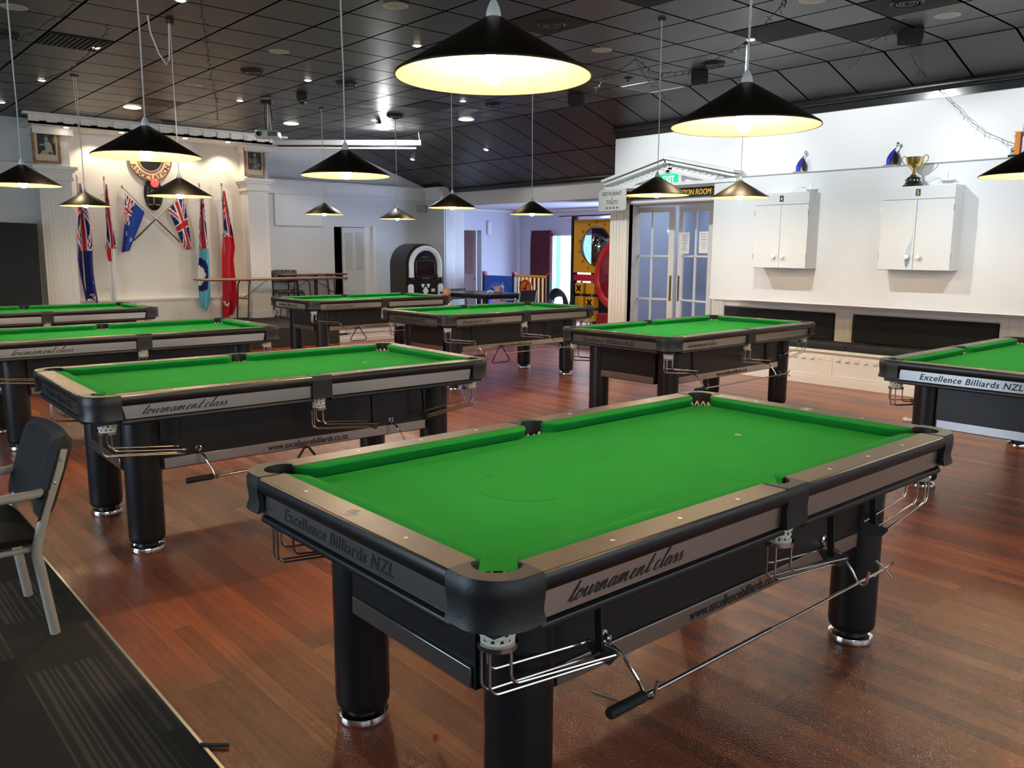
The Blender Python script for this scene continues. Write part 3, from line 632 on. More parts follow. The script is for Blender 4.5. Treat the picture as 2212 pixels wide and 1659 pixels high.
# pediment above the doors: two raking dentil cornices and a flat shelf
pk = at(1443, 341, 0, XW - .1); pl = at(1309, 393, 0, XW - .1); pr = Vector((pl.x, 2 * pk.y - pl.y, pl.z)); ZB = at(1309, 408, 0, XW - .1).z
b = MB()
def rake(a, c):
    a = Vector(a); c = Vector(c); d = (c - a).normalized(); up = Vector((0, -d.z, d.y)); up = up if up.z > 0 else -up
    for (o, h, w) in ((0, .035, .20), (-.045, .03, .16), (-.16, .028, .10)):
        b.bar(a + up * o + Vector((.1 - w / 2, 0, 0)), c + up * o + Vector((.1 - w / 2, 0, 0)), w, h, up)
    ln = (c - a).length; n = int(ln / .085)
    for i in range(n):
        p = a + d * (ln * (i + .5) / n) + up * -.095
        b.bar(p - d * .018 + Vector((.045, 0, 0)), p + d * .018 + Vector((.045, 0, 0)), .035, .035, up)
    b.bar(a + up * -.09 + Vector((.07, 0, 0)), c + up * -.09 + Vector((.07, 0, 0)), .05, .14, up)
rake(pl, pk); rake(pr, pk)
b.box(XW - .14, XW, pr.y, pl.y, ZB - .02, ZB + .02); b.box(XW - .06, XW, pr.y + .05, pl.y - .05, ZB - .05, ZB - .02)
struct(b.build('trim_12', whiteg, smooth=False))
# glazed doors
def glazed(name, Y, w, ang, rows, sign):
    """hinge at (x, Y); leaf runs towards -Y; ang swings the free end away from the room"""
    o = bpy.data.objects.new(name, None); C.objects.link(o); o.location = (XD, Y, 0); o.rotation_euler = (0, 0, ang); struct(o)
    dm = mat('door_leaf_white', (.78, .77, .74), .4); s = sign
    b = MB(); H = LH; y = lambda a: -a * s
    def bx(a0, a1, z0, z1, t=.02): b.box(-t, t, min(y(a0), y(a1)), max(y(a0), y(a1)), z0, z1)
    st = .085; bx(0, st, 0, H); bx(w - st, w, 0, H); bx(st, w - st, 0, .22); bx(st, w - st, H - .075, H)
    zs = [.22 + (H - .295) * k / rows for k in range(rows + 1)]
    for z in zs[1:-1]: bx(st, w - st, z - .012, z + .012, .014)
    bx(w / 2 - .012, w / 2 + .012, .22, H - .075, .014)
    b.build('door_frame', dm, o, smooth=False)
    g = MB(); g.box(-.003, .003, min(y(st), y(w - st)), max(y(st), y(w - st)), .22, H - .075); g.build('glass_panes', pane, o, smooth=False)
    p = MB(); p.box(-.024, -.02, min(y(w - st + .03), y(w - .02)), max(y(w - st + .03), y(w - .02)), .80, 1.15); p.build('push_plate', mat('aged_brass', (.22, .16, .07), .3, .8), o, smooth=False)
    return o
wl_ = (HLY - HRY) / 2 - .004
glazed('door_2', HLY - .003, wl_, R(9), 3, 1)
glazed('door_3', HRY + .003, wl_, R(-14), 3, -1)
# notices taped to the right-hand leaf
pm = mat('paper', (.86, .86, .85), .7)
for k, (px, zt, zb) in enumerate(((1480, 502, 548), (1521, 500, 547))):
    fx_ = .06 if k == 0 else .015; a = at(px, zt, 0, XD + fx_); c = at(px, zb, 0, XD + fx_); b = MB(); b.box(-.0008, .0008, -.095, .095, 0, a.z - c.z)
    o = b.build('notice', pm, smooth=False); o.location = (XD + fx_ + .0, a.y, c.z); o.rotation_euler = (0, 0, R(-14)); tag(o, ('left' if k == 0 else 'right') + ' hand printed notice taped on the glazed door', 'notice', 'notices on the door')
    ln = MB(); h = a.z - c.z
    for i in range(12 if k == 0 else 6):
        zz = h * (.88 - (i * .065 if k == 0 else i * .13)); ww = random.uniform(.03, .07); ln.box(-.0016, -.0008, -ww, ww, zz, zz + .006)
    ln.build('print', mat('grey_print', (.25, .25, .27), .7), o, smooth=False)
# room behind the doors
b = MB(); b.box(XW + 2.2, XW + 2.3, 4, 8.3, 0, 2.4); b.box(XW + .5, XW + 2.3, 4, 4.1, 0, 2.4); b.box(XW + .5, XW + 2.3, 8.2, 8.3, 0, 2.4); b.box(XW + .5, XW + 2.3, 4, 8.3, 2.3, 2.4)
struct(b.build('wall_passage', mat('grey_blue_wall', (.40, .44, .54), .6), smooth=False))
# fluted posts, cushions and seat of the built-in bench
XR = XW + .46
def yy(px): return at(px, 690, 0, XR - .02).y
posts = [(yy(1567), 6.52), (yy(1845), yy(1808)), (yy(2212) - .1, yy(2165)), (-.2, .05)]
b = MB()
for a, c in posts:
    b.box(XR - .06, XR, a, c, .35, .90); w = (c - a)
    for i in range(3): b.box(XR - .066, XR - .06, a + .02 + w * i / 3, a + w * (i + 1) / 3 - .01, .45, .88)
b.box(XR - .05, XR, Y0R, 6.5, .80, .90); b.box(XR - .08, XR, Y0R, 6.5, .865, .90)
struct(b.build('trim_13', offwhite, smooth=False))
ys = [(yy(1809), yy(1568), 'black bench back cushion left of the middle white post'), (yy(2164), yy(1847), 'long black bench back cushion between two white posts'), (.05, yy(2212) - .1, 'black bench back cushion cut by the right edge')]
for a, c, lab in ys:
    o = MB().box(XR - .085, XR - .012, a + .01, c - .01, .47, .785).build('bench_back_cushion', fabric, bevel=.02, seg=3); tag(origin_to(o, (XR - .05, (a + c) / 2, .47)), lab, 'cushion', 'bench back cushions')
seat_y = at(1826, 760, 0, XW).y
for a, c, lab in ((seat_y, 6.5, 'black bench seat pad left of the seam'), (.3, seat_y - .006, 'long black bench seat pad running off to the right')):
    o = MB().box(XW - .005, XR - .09, a, c, .402, .468).build('bench_seat_cushion', fabric, bevel=.02, seg=3); tag(origin_to(o, (XW + .2, (a + c) / 2, .402)), lab, 'cushion', 'bench seat pads')
b = MB(); b.box(XW, XW + .46, Y0R, 6.52, 0, .37); b.box(XW - .02, XW + .46, Y0R, 6.52, .37, .40); b.box(XW - .015, XW, Y0R, 6.52, 0, .085)
b.box(XW - .010, XW, Y0R, 6.52, .085, .12)
for y in (6.38, 4.60, 3.05, 1.2): b.box(XW - .008, XW, y, y + .16, .12, .33)
y = .1
while y < 6.4:
    b.box(XW - .014, XW, y, y + .045, .285, .325); y += .105
o = b.build('built_in_bench', offwhite, bevel=.002, seg=1); tag(origin_to(o, (XW + .2, 3, 0)), 'long white built-in bench base with dentil moulding along the right wall', 'bench')
# projecting panel with the lockers
PT = at(1540, 388, 0, XP).z; PB = at(1537, 641, 0, XP).z; PY = at(1539, 500, 0, XP).y
struct(MB().box(XP, XW + .02, Y0R, PY, PB, PT).build('wall_panel', mat('panel_white', (.71, .72, .72), .45), bevel=.004))
struct(MB().box(XP - .006, XW, Y0R, PY, PT, PT + .012).build('trim_14', mat('grey_edge', (.30, .31, .32), .4), smooth=False))
struct(MB().box(XP - .012, XW, Y0R, PY + .004, PB - .02, PB).build('trim_15', whiteg, smooth=False))
# ------------------------------------------------------------------ lockers with numbers
lockm = mat('locker_white', (.68, .685, .68), .42)
def locker(y0, y1, z0, z1, xf, num, lab):
    t = thing('wall_locker', lab, 'cabinet', (XP, (y0 + y1) / 2, z0), 0, 'white wall lockers')
    w = (y1 - y0) / 2; h = z1 - z0; d = XP - xf
    b = MB(); b.box(-d + .016, 0, -w, w, 0, h); b.box(-d, -d + .016, -w, w, h - .125, h); b.build('body', lockm, t, bevel=.002)
    for s in (1, -1):
        b = MB(); b.box(-d - .002, -d + .014, .0025 * s if s > 0 else -w, w if s > 0 else -.0025, .004, h - .130)
        o = b.build('door', lockm, t, bevel=.0015)
        k = MB(); k.M = Matrix.Translation((-d - .002, s * .055, .13)) @ Matrix.Rotation(R(-90), 4, 'Y')
        k.lathe([(.010, 0), (.009, .012), (.020, .018), (.024, .026), (.022, .034), (.012, .038)], (0, 0, 0), 20); k.build('knob', whiteg, o)
        for z in (.10, h - .25):
            MB().box(-d - .003, -d + .02, s * w - .003, s * w + .003, z, z + .06).build('hinge', steel, o, smooth=False)
    p = MB().box(-d - .004, -d, -.022, .022, h - .095, h - .03).build('number_plate', ink, t, smooth=False)
    text('numeral', num, .065, goldp, p, frameM((-d - .0045, 0, h - .086), (0, -1, 0), (0, 0, 1)), align='CENTER', sx=.9, offset=.001)
    return t
l4 = locker(4.803, 5.462, 1.303, 2.125, 8.40, '4', 'white two door wall locker with the number 4')
l5 = locker(3.318, 4.012, 1.310, 2.125, 8.42, '5', 'white two door wall locker number 5 with smudges and a gold cup on top')
b = MB(); b.box(-.235, -.2345 + .0005, .03, .085, .03, .10); 
sm = MB(); P = [(.012, .46), (.030, .30), (.075, .20), (.085, .10), (.055, .03), (.03, .10), (.02, .25)]
sm.add([(-.2128, y, z) for y, z in P], [list(range(7))]); sm.build('smudge', mat('grey_smudge', (.50, .55, .60), .6), l5, smooth=False)
sm = MB(); P = [(.045, .125), (.08, .11), (.075, .05), (.06, .02), (.035, .06)]
sm.add([(-.2132, y, z) for y, z in P], [list(range(5))]); sm.build('smudge', mat('blue_smudge', (.22, .32, .50), .6), l5, smooth=False)
# slim bracket lamps above the lockers
for k, (px, py, lab) in enumerate(((1752, 408, 'small white bracket fitting with wire above locker 4'), (2045, 388, 'small white bracket fitting with wire above locker 5'))):
    p = at(px, py, 0, XP); t = thing('bracket_lamp', lab, 'wall bracket', p, 0, 'bracket fittings above the lockers')
    MB().box(-.05, 0, -.09, .05, -.008, 0).build('arm', white, t, smooth=False); MB().box(-.012, 0, -.012, .012, -.03, .07).build('plate', white, t, smooth=False)
    MB().tube([(-.02, .05, .02), (-.04, .10, .045), (-.03, .2, -.01), (-.01, .30, -.06)], .003, 5).build('wire', white, t)
# ------------------------------------------------------------------ trophies
def cup(loc):
    t = thing('trophy_cup', 'gold two handled trophy cup on a black plinth with silver shields, standing on locker 5', 'trophy', loc)
    b = MB(); b.lathe([(.095, 0), (.098, .012), (.088, .022), (.080, .026), (.076, .040), (.068, .046), (.066, .078), (.058, .090), (.050, .094)], (0, 0, 0), 32); b.build('plinth', mat('black_gloss', (.01, .01, .01), .15), t)
    s = MB()
    for i in range(14):
        a = 2 * PI * i / 14; s.ball((.068 * math.cos(a), .068 * math.sin(a), .062), .011, .011, .012, 8, 6)
    s.build('shields', chrome, t)
    b = MB(); b.lathe([(.045, .094), (.040, .105), (.020, .125), (.012, .150), (.016, .158), (.012, .166), (.020, .178), (.055, .195), (.075, .225), (.083, .262), (.088, .285), (.084, .285), (.078, .262), (.06, .215), (.0, .20)], (0, 0, 0), 36, False); b.build('bowl', gold, t)
    for s in (1, -1):
        h = MB(); h.tube([(0, s * .066, .205), (0, s * .095, .215), (0, s * .125, .250), (0, s * .128, .285), (0, s * .105, .302), (0, s * .088, .290), (0, s * .086, .275)], .0045, 8); h.build('handle', gold, t)
    return t
cup((8.52, at(1974, 380, 0, 8.52).y, 2.125))
def dart_trophy(px, lab):
    y = at(px, 372, 0, XP + .05).y
    t = thing('darts_trophy', lab, 'trophy', (XP + .055, y, PT + .012), R(15), 'blue swirl trophies on the ledge')
    MB().box(-.035, .035, -.065, .065, 0, .014).build('base', wood, t, bevel=.002); MB().box(-.02, .02, .0, .04, .014, .075).build('cube', mat('blue_enamel', (.01, .05, .5), .25), t, bevel=.003)
    for k, (m, o) in enumerate(((mat('deep_blue', (.02, .02, .28), .2), .02), (mat('black_gloss', (.01, .01, .01), .15), -.035))):
        b = MB(); rings = []
        for i in range(9):
            f = i / 8; z = .014 + .17 * f - (.03 if k else 0) * f; w = .026 * math.sin(PI * min(1, f * .9 + .1)) + .001; y = o - .06 * f * f * (1 if k == 0 else -.2) - (.012 if k else 0)
            rings.append([(-.006, y - w, z), (.006, y - w, z), (.006, y + w, z), (-.006, y + w, z)])
        b.loft(rings); b.build('wing', m, t)
    b = MB(); b.tube([(0, -.01, .10), (0, -.035, .165), (0, -.05, .20)], .004, 6); b.ball((0, -.055, .215), .006, .017, .022); b.build('figure', chrome, t)
    return t
dart_trophy(1727, 'blue and black swirl trophy on the ledge above locker 4'); dart_trophy(1922, 'blue and black swirl trophy on the ledge just left of the gold cup')
ty = at(2205, 335, 0, XP + .05).y
t = thing('column_trophy', 'orange and purple column trophy at the right edge of the ledge', 'trophy', (XP + .06, ty, PT + .012))
MB().box(-.04, .04, -.09, .10, 0, .022).build('base', mat('black_gloss', (.01, .01, .01), .15), t, bevel=.003)
for s in (.035, -.045):
    b = MB(); b.box(-.018, .018, s - .022, s + .022, .022, .22); b.build('column', mat('orange_foil', (.75, .25, .03), .3, .4), t, bevel=.002)
    b = MB(); b.box(-.020, .010, s - .030, s - .021, .022, .22); b.build('column_edge', mat('purple_foil', (.20, .05, .16), .3, .4), t, smooth=False)
MB().box(-.025, .025, -.075, .065, .22, .232).build('shelf', goldp, t, smooth=False)
b = MB(); b.lathe([(.02, .232), (.008, .245), (.022, .262), (.028, .290), (.0, .295)], (0, -.02, 0), 16); b.ball((0, -.02, .31), .014); b.build('figure', chrome, t)
MB().ball((0, .075, .07), .012, .02, .02).build('small_cup', chrome, t)

# ------------------------------------------------------------------ signs
t = thing('hanging_sign', 'white rounded sign reading RESTAURANT & TOILETS with four arrows', 'sign', (0, 0, 0))
a = at(1294, 412, 0, XW - .22); c = at(1352, 454, 0, XW - .22); t.location = (XW - .22, (a.y + c.y) / 2, c.z); hw = abs(a.y - c.y) / 2; hh = a.z - c.z
P = []
for cy, cz, k in ((hw - .03, hh - .03, 0), (-hw + .03, hh - .03, 90), (-hw + .03, .03, 180), (hw - .03, .03, 270)): P += [(cy + .03 * math.cos(R(k + j * 18)), cz + .03 * math.sin(R(k + j * 18))) for j in range(6)]
b = MB(); n = len(P); b.add([(-.006, y, z) for y, z in P] + [(.006, y, z) for y, z in P], [list(range(n)), list(range(n, 2 * n))[::-1]] + [(i, (i + 1) % n, n + (i + 1) % n, n + i) for i in range(n)])
bd = b.build('board', mat('sign_white', (.66, .66, .63), .45), t, smooth=False)
for s, z, sz in (('RESTAURANT', hh * .73, .070), ('&', hh * .51, .062), ('TOILETS', hh * .32, .070)):
    text('lettering', s, sz, mat('sign_grey', (.10, .10, .10), .5), bd, frameM((-.0068, 0, z), (0, -1, 0), (0, 0, 1)), align='CENTER', offset=.001 if s != '&' else -.001, sx=.80)
b = MB()
for i in range(4): y = .105 - i * .062; b.add([(-.0068, y, hh * .20), (-.0068, y, hh * .07), (-.0068, y - .045, hh * .135)], [(0, 1, 2)])
b.build('arrows', mat('sign_grey', (.10, .10, .10), .5), bd, smooth=False)
MB().tube([(0, -hw + .02, hh * .9), (.03, -hw - .03, hh * .9), (.19, -hw - .04, hh * .92)], .008, 8).build('bracket', chrome, t); MB().tube([(0, -hw + .02, hh * .3), (.03, -hw - .03, hh * .3), (.19, -hw - .04, hh * .3)], .008, 8).build('bracket', chrome, t)
# room name board
a = at(1350, 415, 0, XW - .02); c = at(1534, 430, 0, XW - .02); d = at(1350, 433, 0, XW - .02); ya, yc = a.y, PY - .6
t = thing('name_board', 'black board with yellow lettering ending in TION ROOM above the glazed doors', 'sign', (XW - .02, (ya + yc) / 2, d.z))
hb = a.z - d.z; bd = MB().box(-.012, .012, yc - t.location.y, ya - t.location.y, 0, hb).build('board', ink, t, smooth=False)
ym = mat('yellow_lettering', (.90, .52, .02), .5)
yr = at(1536, 415, 0, XW - .032).y - t.location.y
text('lettering', 'FUNCTION ROOM', .098, ym, bd, frameM((-.0125, yr, hb * .22), (0, -1, 0), (0, 0, 1)), align='RIGHT', shear=.15, offset=.0015, sx=.80, spacing=1.0)
text('lettering', 'RSA', .098, ym, bd, frameM((-.0125, ya - t.location.y - .03, hb * .22), (0, -1, 0), (0, 0, 1)), align='LEFT', shear=.15, offset=.0015, sx=.80)
MB().box(XW - .05, XD, PY - .6, DL + .05, DT - .014, DT + .004).build('trim_16', mat('soffit_paint', (.62, .57, .52), .5), smooth=False)
struct(bpy.data.objects['trim_16'])
a = at(1425, 378, 0, XW - .10); c = at(1466, 396, 0, XW - .10)
t = thing('exit_sign', 'green and white EXIT sign under the pediment', 'sign', (XW - .06, (a.y + c.y) / 2, c.z)); hw = abs(a.y - c.y) / 2; hh = a.z - c.z
MB().box(-.03, .06, -hw - .03, hw + .01, -.01, hh + .012).build('housing', whiteg, t, bevel=.004)
f = MB().box(-.037, -.03, -hw + .015, hw, .0, hh).build('face', mat('exit_green', (.0, .50, .22), .4, emis=(0, .55, .25), es=.5), t, smooth=False)
text('lettering', 'EXIT', hh * .95, mat('exit_white', (.9, .95, .9), .4, emis=(1, 1, 1), es=.6), f, frameM((-.0375, .012, hh * .17), (0, -1, 0), (0, 0, 1)), align='CENTER', sx=.8, offset=.0015)

# ------------------------------------------------------------------ alcove: badge, crest, portraits, flags
YA = YB - .03
# round badge
p = at(324, 345, 1, YA - .03); rr = abs(at(371, 345, 1, YA).x - at(277, 345, 1, YA).x) / 2
t = thing('round_badge', 'round association badge half hidden by a pendant lamp', 'sign', (p.x, YA - .02, p.z))
b = MB(); b.M = Matrix.Rotation(R(90), 4, 'X'); b.lathe([(rr, -.015), (rr, .02)], (0, 0, 0), 48); bd = b.build('disc', mat('badge_cream', (.72, .52, .34), .5), t)
for r0, m in ((rr - .01, mat('badge_brown', (.16, .07, .03), .5)), (rr * .58, mat('badge_brown', (.16, .07, .03), .5))):
    b = MB(); b.torus((0, -.022, 0), r0, .008, 48, 6, 1); b.build('ring', m, bd)
b = MB(); b.M = Matrix.Rotation(R(90), 4, 'X'); b.lathe([(rr * .5, .018), (rr * .5, .026)], (0, 0, 0), 36); b.build('centre', ink, bd)
def arc_text(s, r, m, parent, y, size, a_mid, step):
    n = len(s)
    for i, ch in enumerate(s):
        if ch == ' ': continue
        a = R(a_mid + (i - (n - 1) / 2) * step); o = Vector((r * math.cos(a), y, r * math.sin(a)))
        up = Vector((-math.cos(a), 0, -math.sin(a))); rt = Vector((-math.sin(a), 0, math.cos(a)))
        yield text('letter', ch, size, m, None, frameM(o, rt, up), align='CENTER', offset=.001)
objs = list(arc_text('ASSOCIATION', rr * .93, mat('badge_brown', (.16, .07, .03), .5), None, -.024, rr * .32, 270, 13.5))
me = MB()
for o in objs:
    base = len(me.v); me.v += [v.co.copy() for v in o.data.vertices]
    for pl_ in o.data.polygons: me.f.append([base + i for i in pl_.vertices]); me.mi.append(0)
    bpy.data.objects.remove(o)
me.build('lettering', mat('badge_brown', (.16, .07, .03), .5), bd, smooth=False)
for s in (1, -1):
    b = MB(); x = s * rr * 1.72; z = rr * .38; e = rr * .22
    b.tube([(x - s * e, -.01, z + e), (x, -.01, z + e), (x, -.01, z)], .006, 5); b.build('corner_mark', mat('badge_brown', (.16, .07, .03), .5), t)
# oval crest board
p = at(331, 419, 1, YA - .02); t = thing('crest_board', 'black oval crest board with a red glowing globe at its top', 'plaque', (p.x, YA - .012, p.z)); ra = .145; rb = .26
b = MB(); b.M = Matrix.Rotation(R(90), 4, 'X'); b.lathe([(1, 0), (1, .02), (.96, .026)], (0, 0, 0), 40)
for i, v in enumerate(b.v): b.v[i] = Vector((v.x * ra, v.y, v.z * rb))
bd = b.build('board', mat('black_gloss', (.01, .01, .01), .15), t)
g = MB(); P = [(0, -.10), (0, .02)]
g.tube([(0, -.029, -.16), (0, -.029, .04)], .006, 5); g.tube([(-.045, -.029, .02), (-.02, -.029, .06), (.025, -.029, .06), (.05, -.029, .03), (.03, -.029, -.01), (-.02, -.029, -.01), (-.045, -.029, .02)], .004, 5)
for s in (1, -1):
    for k in range(5): g.tube([(s * .08, -.029, -.06 + k * .035), (s * .095, -.029, -.045 + k * .035)], .004, 5)
    g.tube([(s * .02, -.029, -.17), (s * .09, -.029, -.17)], .005, 5)
g.build('emblem', mat('pale_gold', (.42, .38, .24), .5), bd)
b = MB(); b.ball((.02, -.05, .17), .062, .05, .07, 16, 10); b.build('globe', mat('red_glow', (.8, .02, .02), .3, emis=(1, .06, .05), es=1.6), t)
# framed portraits (plain generic figures)
def framed(px0, py0, px1, py1, px2, py2, px3, py3, lab, kind):
    y = 13.76; A = at(px0, py0, 1, y); B_ = at(px1, py1, 1, y); D = at(px3, py3, 1, y)
    w = abs(B_.x - A.x); h = abs(A.z - D.z); cx = (A.x + B_.x) / 2 + .01
    t = thing('framed_portrait', lab, 'picture', (cx, y + .03, D.z), 0, 'framed portraits on the stage pillars'); hw = w / 2
    f = .035; b = MB(); b.box(-hw, hw, -.02, .02, 0, f); b.box(-hw, hw, -.02, .02, h - f, h); b.box(-hw, -hw + f, -.02, .02, f, h - f); b.box(hw - f, hw, -.02, .02, f, h - f); b.build('frame', framew, t, bevel=.006)
    m = MB().box(-hw + f, hw - f, -.006, .01, f, h - f).build('mount', mat('cream_mount', (.62, .50, .34), .7), t, smooth=False)
    x0, x1, z0, z1 = -hw + f + .035, hw - f - .03, f + .085, h - f - .03
    MB().box(x0, x1, -.009, -.006, z0, z1).build('print', mat('dark_photo', (.022, .022, .018), .5), m, smooth=False)
    W_ = x1 - x0; H_ = z1 - z0; pale = mat('pale_photo', (.34, .34, .26), .6); mid = mat('mid_photo', (.12, .12, .09), .6)
    def blob(P, mt, dy):
        b = MB(); n = len(P); b.add([(x0 + u * W_, -.009 - dy, z0 + v * H_) for u, v in P], [list(range(n))]); b.build('figure', mt, m, smooth=False)
    def ell(cx, cz, rx, rz, mt, dy, n=18): blob([(cx + rx * math.cos(2 * PI * i / n), cz + rz * math.sin(2 * PI * i / n)) for i in range(n)], mt, dy)
    if kind == 0:
        blob([(.10, 0), (.22, .16), (.42, .22), (.40, .45), (.38, .60), (.50, .64), (.66, .62), (.78, .45), (.80, .25), (.86, .1), (.84, 0)], pale, .0006)
        ell(.50, .77, .09, .12, pale, .001); ell(.50, .88, .12, .06, mid, .0014); ell(.24, .46, .15, .05, mat('grey_photo', (.22, .25, .25), .6), .0016); ell(.68, .08, .14, .07, mid, .0018); blob([(.88, .55), (.98, .6), (.98, .95), (.90, .9)], mat('tan_photo', (.34, .22, .12), .6), .0008)
    else:
        blob([(.30, 0), (.26, .5), (.34, .66), (.50, .72), (.66, .68), (.78, .5), (.80, 0)], mid, .0006); ell(.52, .84, .09, .11, pale, .001)
        blob([(.44, .62), (.52, .64), (.58, .36), (.50, .34)], pale, .0012); blob([(.44, .22), (.60, .28), (.66, .20), (.60, .12), (.46, .14)], pale, .0014); blob([(.70, .30), (.84, .38), (.90, .26), (.76, .18)], pale, .0014); blob([(.04, .70), (.20, .62), (.26, .35), (.10, .38)], mat('tan_photo', (.34, .22, .12), .6), .0008)
    return t
framed(65, 276, 127, 284, 132, 357, 72, 350, 'framed monochrome portrait of a seated lady on the left stage pillar', 0)
framed(526, 318, 571, 320, 578, 383, 533, 381, 'framed monochrome portrait of a seated uniformed man on the right stage pillar', 1)

# flags
def union(u, v):
    """u 0..1 along, v 0..1 down"""
    x = (u - .5) * 2; y = (v - .5)
    if abs(x) < .10 or abs(y) < .10: return 'r'
    if abs(x) < .17 or abs(y) < .165: return 'w'
    d1 = abs(y - x * .5); d2 = abs(y + x * .5); d = min(d1, d2)
    if d < .035: return 'r'
    if d < .105: return 'w'
    return 'n'
def star(u, v, cu, cv, r, asp):
    du = (u - cu) * asp; dv = v - cv; d = math.hypot(du, dv); a = math.atan2(du, -dv); k = (a / (2 * PI) * 5) % 1; rr_ = r * (.45 + .55 * abs(k - .5) * 2)
    return d < rr_, d < rr_ * .62
def flag_col(kind, u, v):
    if kind == 'union': return union(u, v)
    if u < .5 and v < .5 : return union(u * 2, v * 2)
    if kind == 'nz':
        for cu, cv, r in ((.75, .18, .07), (.66, .42, .07), (.86, .36, .07), (.75, .80, .09)):
            o, i = star(u, v, cu, cv, r, 2)
            if i: return 'r'
            if o: return 'w'
        return 'n'
    if kind == 'nzb':
        for cu, cv, r in ((.75, .18, .08), (.66, .42, .08), (.86, .36, .08), (.75, .80, .10)):
            o, i = star(u, v, cu, cv, r, 2)
            if i: return 'r'
            if o: return 'w'
        return 'b'
    if kind == 'white': return 'r' if (abs(v - .5) < .05 or abs(u - .5) < .03) else 'w'
    if kind == 'air':
        d = math.hypot((u - .75) * 2, v - .58); return 'r' if d < .07 else ('w' if d < .22 else ('n' if d < .30 else 's'))
    if kind == 'red': 
        o, i = star(u, v, .72, .6, .08, 2); return 'w' if o else 'r'
keys = ['n', 'r', 'w', 's', 'b']
def flag_pat(kind, s_, t_, sp):
    if s_ < sp:
        return union((s_ / sp * 1.25 + t_ * .25) % 1, t_)
    u = .5 + (s_ - sp) / (1 - sp) * .5
    if kind == 'nz':
        for cu, cv, r in ((.955, .58, .20), (.80, .75, .06)):
            o, i = star(u, t_, cu, cv, r, 6)
            if i: return 'r'
            if o: return 'w'
        return 'n'
    if kind == 'white': return 'r' if abs(t_ - .3) < .08 and u < .62 else 'w'
    if kind == 'air':
        d = math.hypot((u - .72) * 4.2, t_ - .12); return 'w' if d < .36 else ('n' if d < .62 else 's')
    return 'w' if .05 < math.hypot((u - .90) * 9, t_ - .2) < .13 else 'r'
def flag(kind, lab, rows, sp, wob):
    """flag hanging in folds from an upright pole on the alcove wall; rows = (height, left, right) of its outline"""
    y = YA - .19; pts = [(at((a + c) / 2, py, 1, y).z, at(a, py, 1, y).x, at(c, py, 1, y).x) for py, a, c in rows]
    xp = at(rows[0][1], rows[0][0], 1, y).x; zb = pts[-1][0]; zt = pts[0][0]
    t = thing('flag', lab, 'flag', (xp, y, .70), 0, 'upright flags in the alcove'); nu, nv = 64, 20; V = []
    for i in range(nu + 1):
        f = i / nu; z = zt + (zb - zt) * f
        for k in range(len(pts) - 1):
            if pts[k][0] >= z >= pts[k + 1][0] - 1e-6: break
        g = (pts[k][0] - z) / max(1e-6, pts[k][0] - pts[k + 1][0]); xl = pts[k][1] + (pts[k + 1][1] - pts[k][1]) * g; xr = pts[k][2] + (pts[k + 1][2] - pts[k][2]) * g
        for j in range(nv + 1):
            v = j / nv; w = xr - xl
            V.append((xl + w * v + .010 * math.sin(v * 6.3 + f * 5 + wob) * (1 - abs(2 * v - 1)) - xp, -.03 - .055 * math.sin(v * 8.5 + f * 2.4 + wob) * min(1, w * 6) - .012 * math.sin(f * 14 + wob), z + .05 * f * f * math.sin(v * 5 + wob) * (1 if f > .8 else 0) - .70))
    b = MB(); b.add(V, [(i * (nv + 1) + j, (i + 1) * (nv + 1) + j, (i + 1) * (nv + 1) + j + 1, i * (nv + 1) + j + 1) for i in range(nu) for j in range(nv)])
    b.mi = [keys.index(flag_pat(kind, (i + .5) / nu, (j + .5) / nv, sp)) for i in range(nu) for j in range(nv)]
    o = b.build('flag_cloth', [FM[k] for k in keys], t, angle=180); s = o.modifiers.new('solid', 'SOLIDIFY'); s.thickness = .003
    p = MB(); p.tube([(-.004, .015, 0), (-.004, .015, zt - .62)], .011, 8)
    for z in (.15, zt - .85): p.tube([(-.004, .015, z), (-.004, .185, z)], .007, 6)
    p.build('pole', mat('pale_pole', (.62, .55, .46), .4), t)
    MB().ball((-.004, .015, zt - .60), .020, .020, .032).build('finial', chrome, t)
    return t
flag('nz', 'dark blue flag with union canton and red stars, leftmost in the alcove', [(396, 168, 173), (440, 166, 179), (462, 167, 190), (500, 166, 197), (560, 165, 200), (588, 170, 203), (620, 177, 208), (652, 184, 213)], .56, 0)
flag('white', 'white ensign hanging on a pole, second from the left', [(398, 226, 230), (440, 227, 237), (480, 228, 242), (520, 229, 248), (545, 226, 253), (575, 234, 247), (650, 240, 250)], .55, 2)
flag('air', 'light blue air force style ensign with roundel, beside the red ensign', [(412, 432, 436), (450, 430, 441), (500, 427, 447), (545, 426, 452), (590, 426, 455), (630, 428, 456), (652, 429, 454), (668, 434, 446)], .48, 1)
flag('red', 'red ensign hanging nearest the right pillar', [(412, 480, 485), (440, 480, 491), (500, 481, 501), (535, 481, 506), (560, 481, 503), (620, 481, 507), (660, 481, 509), (686, 482, 500)], .36, 3)
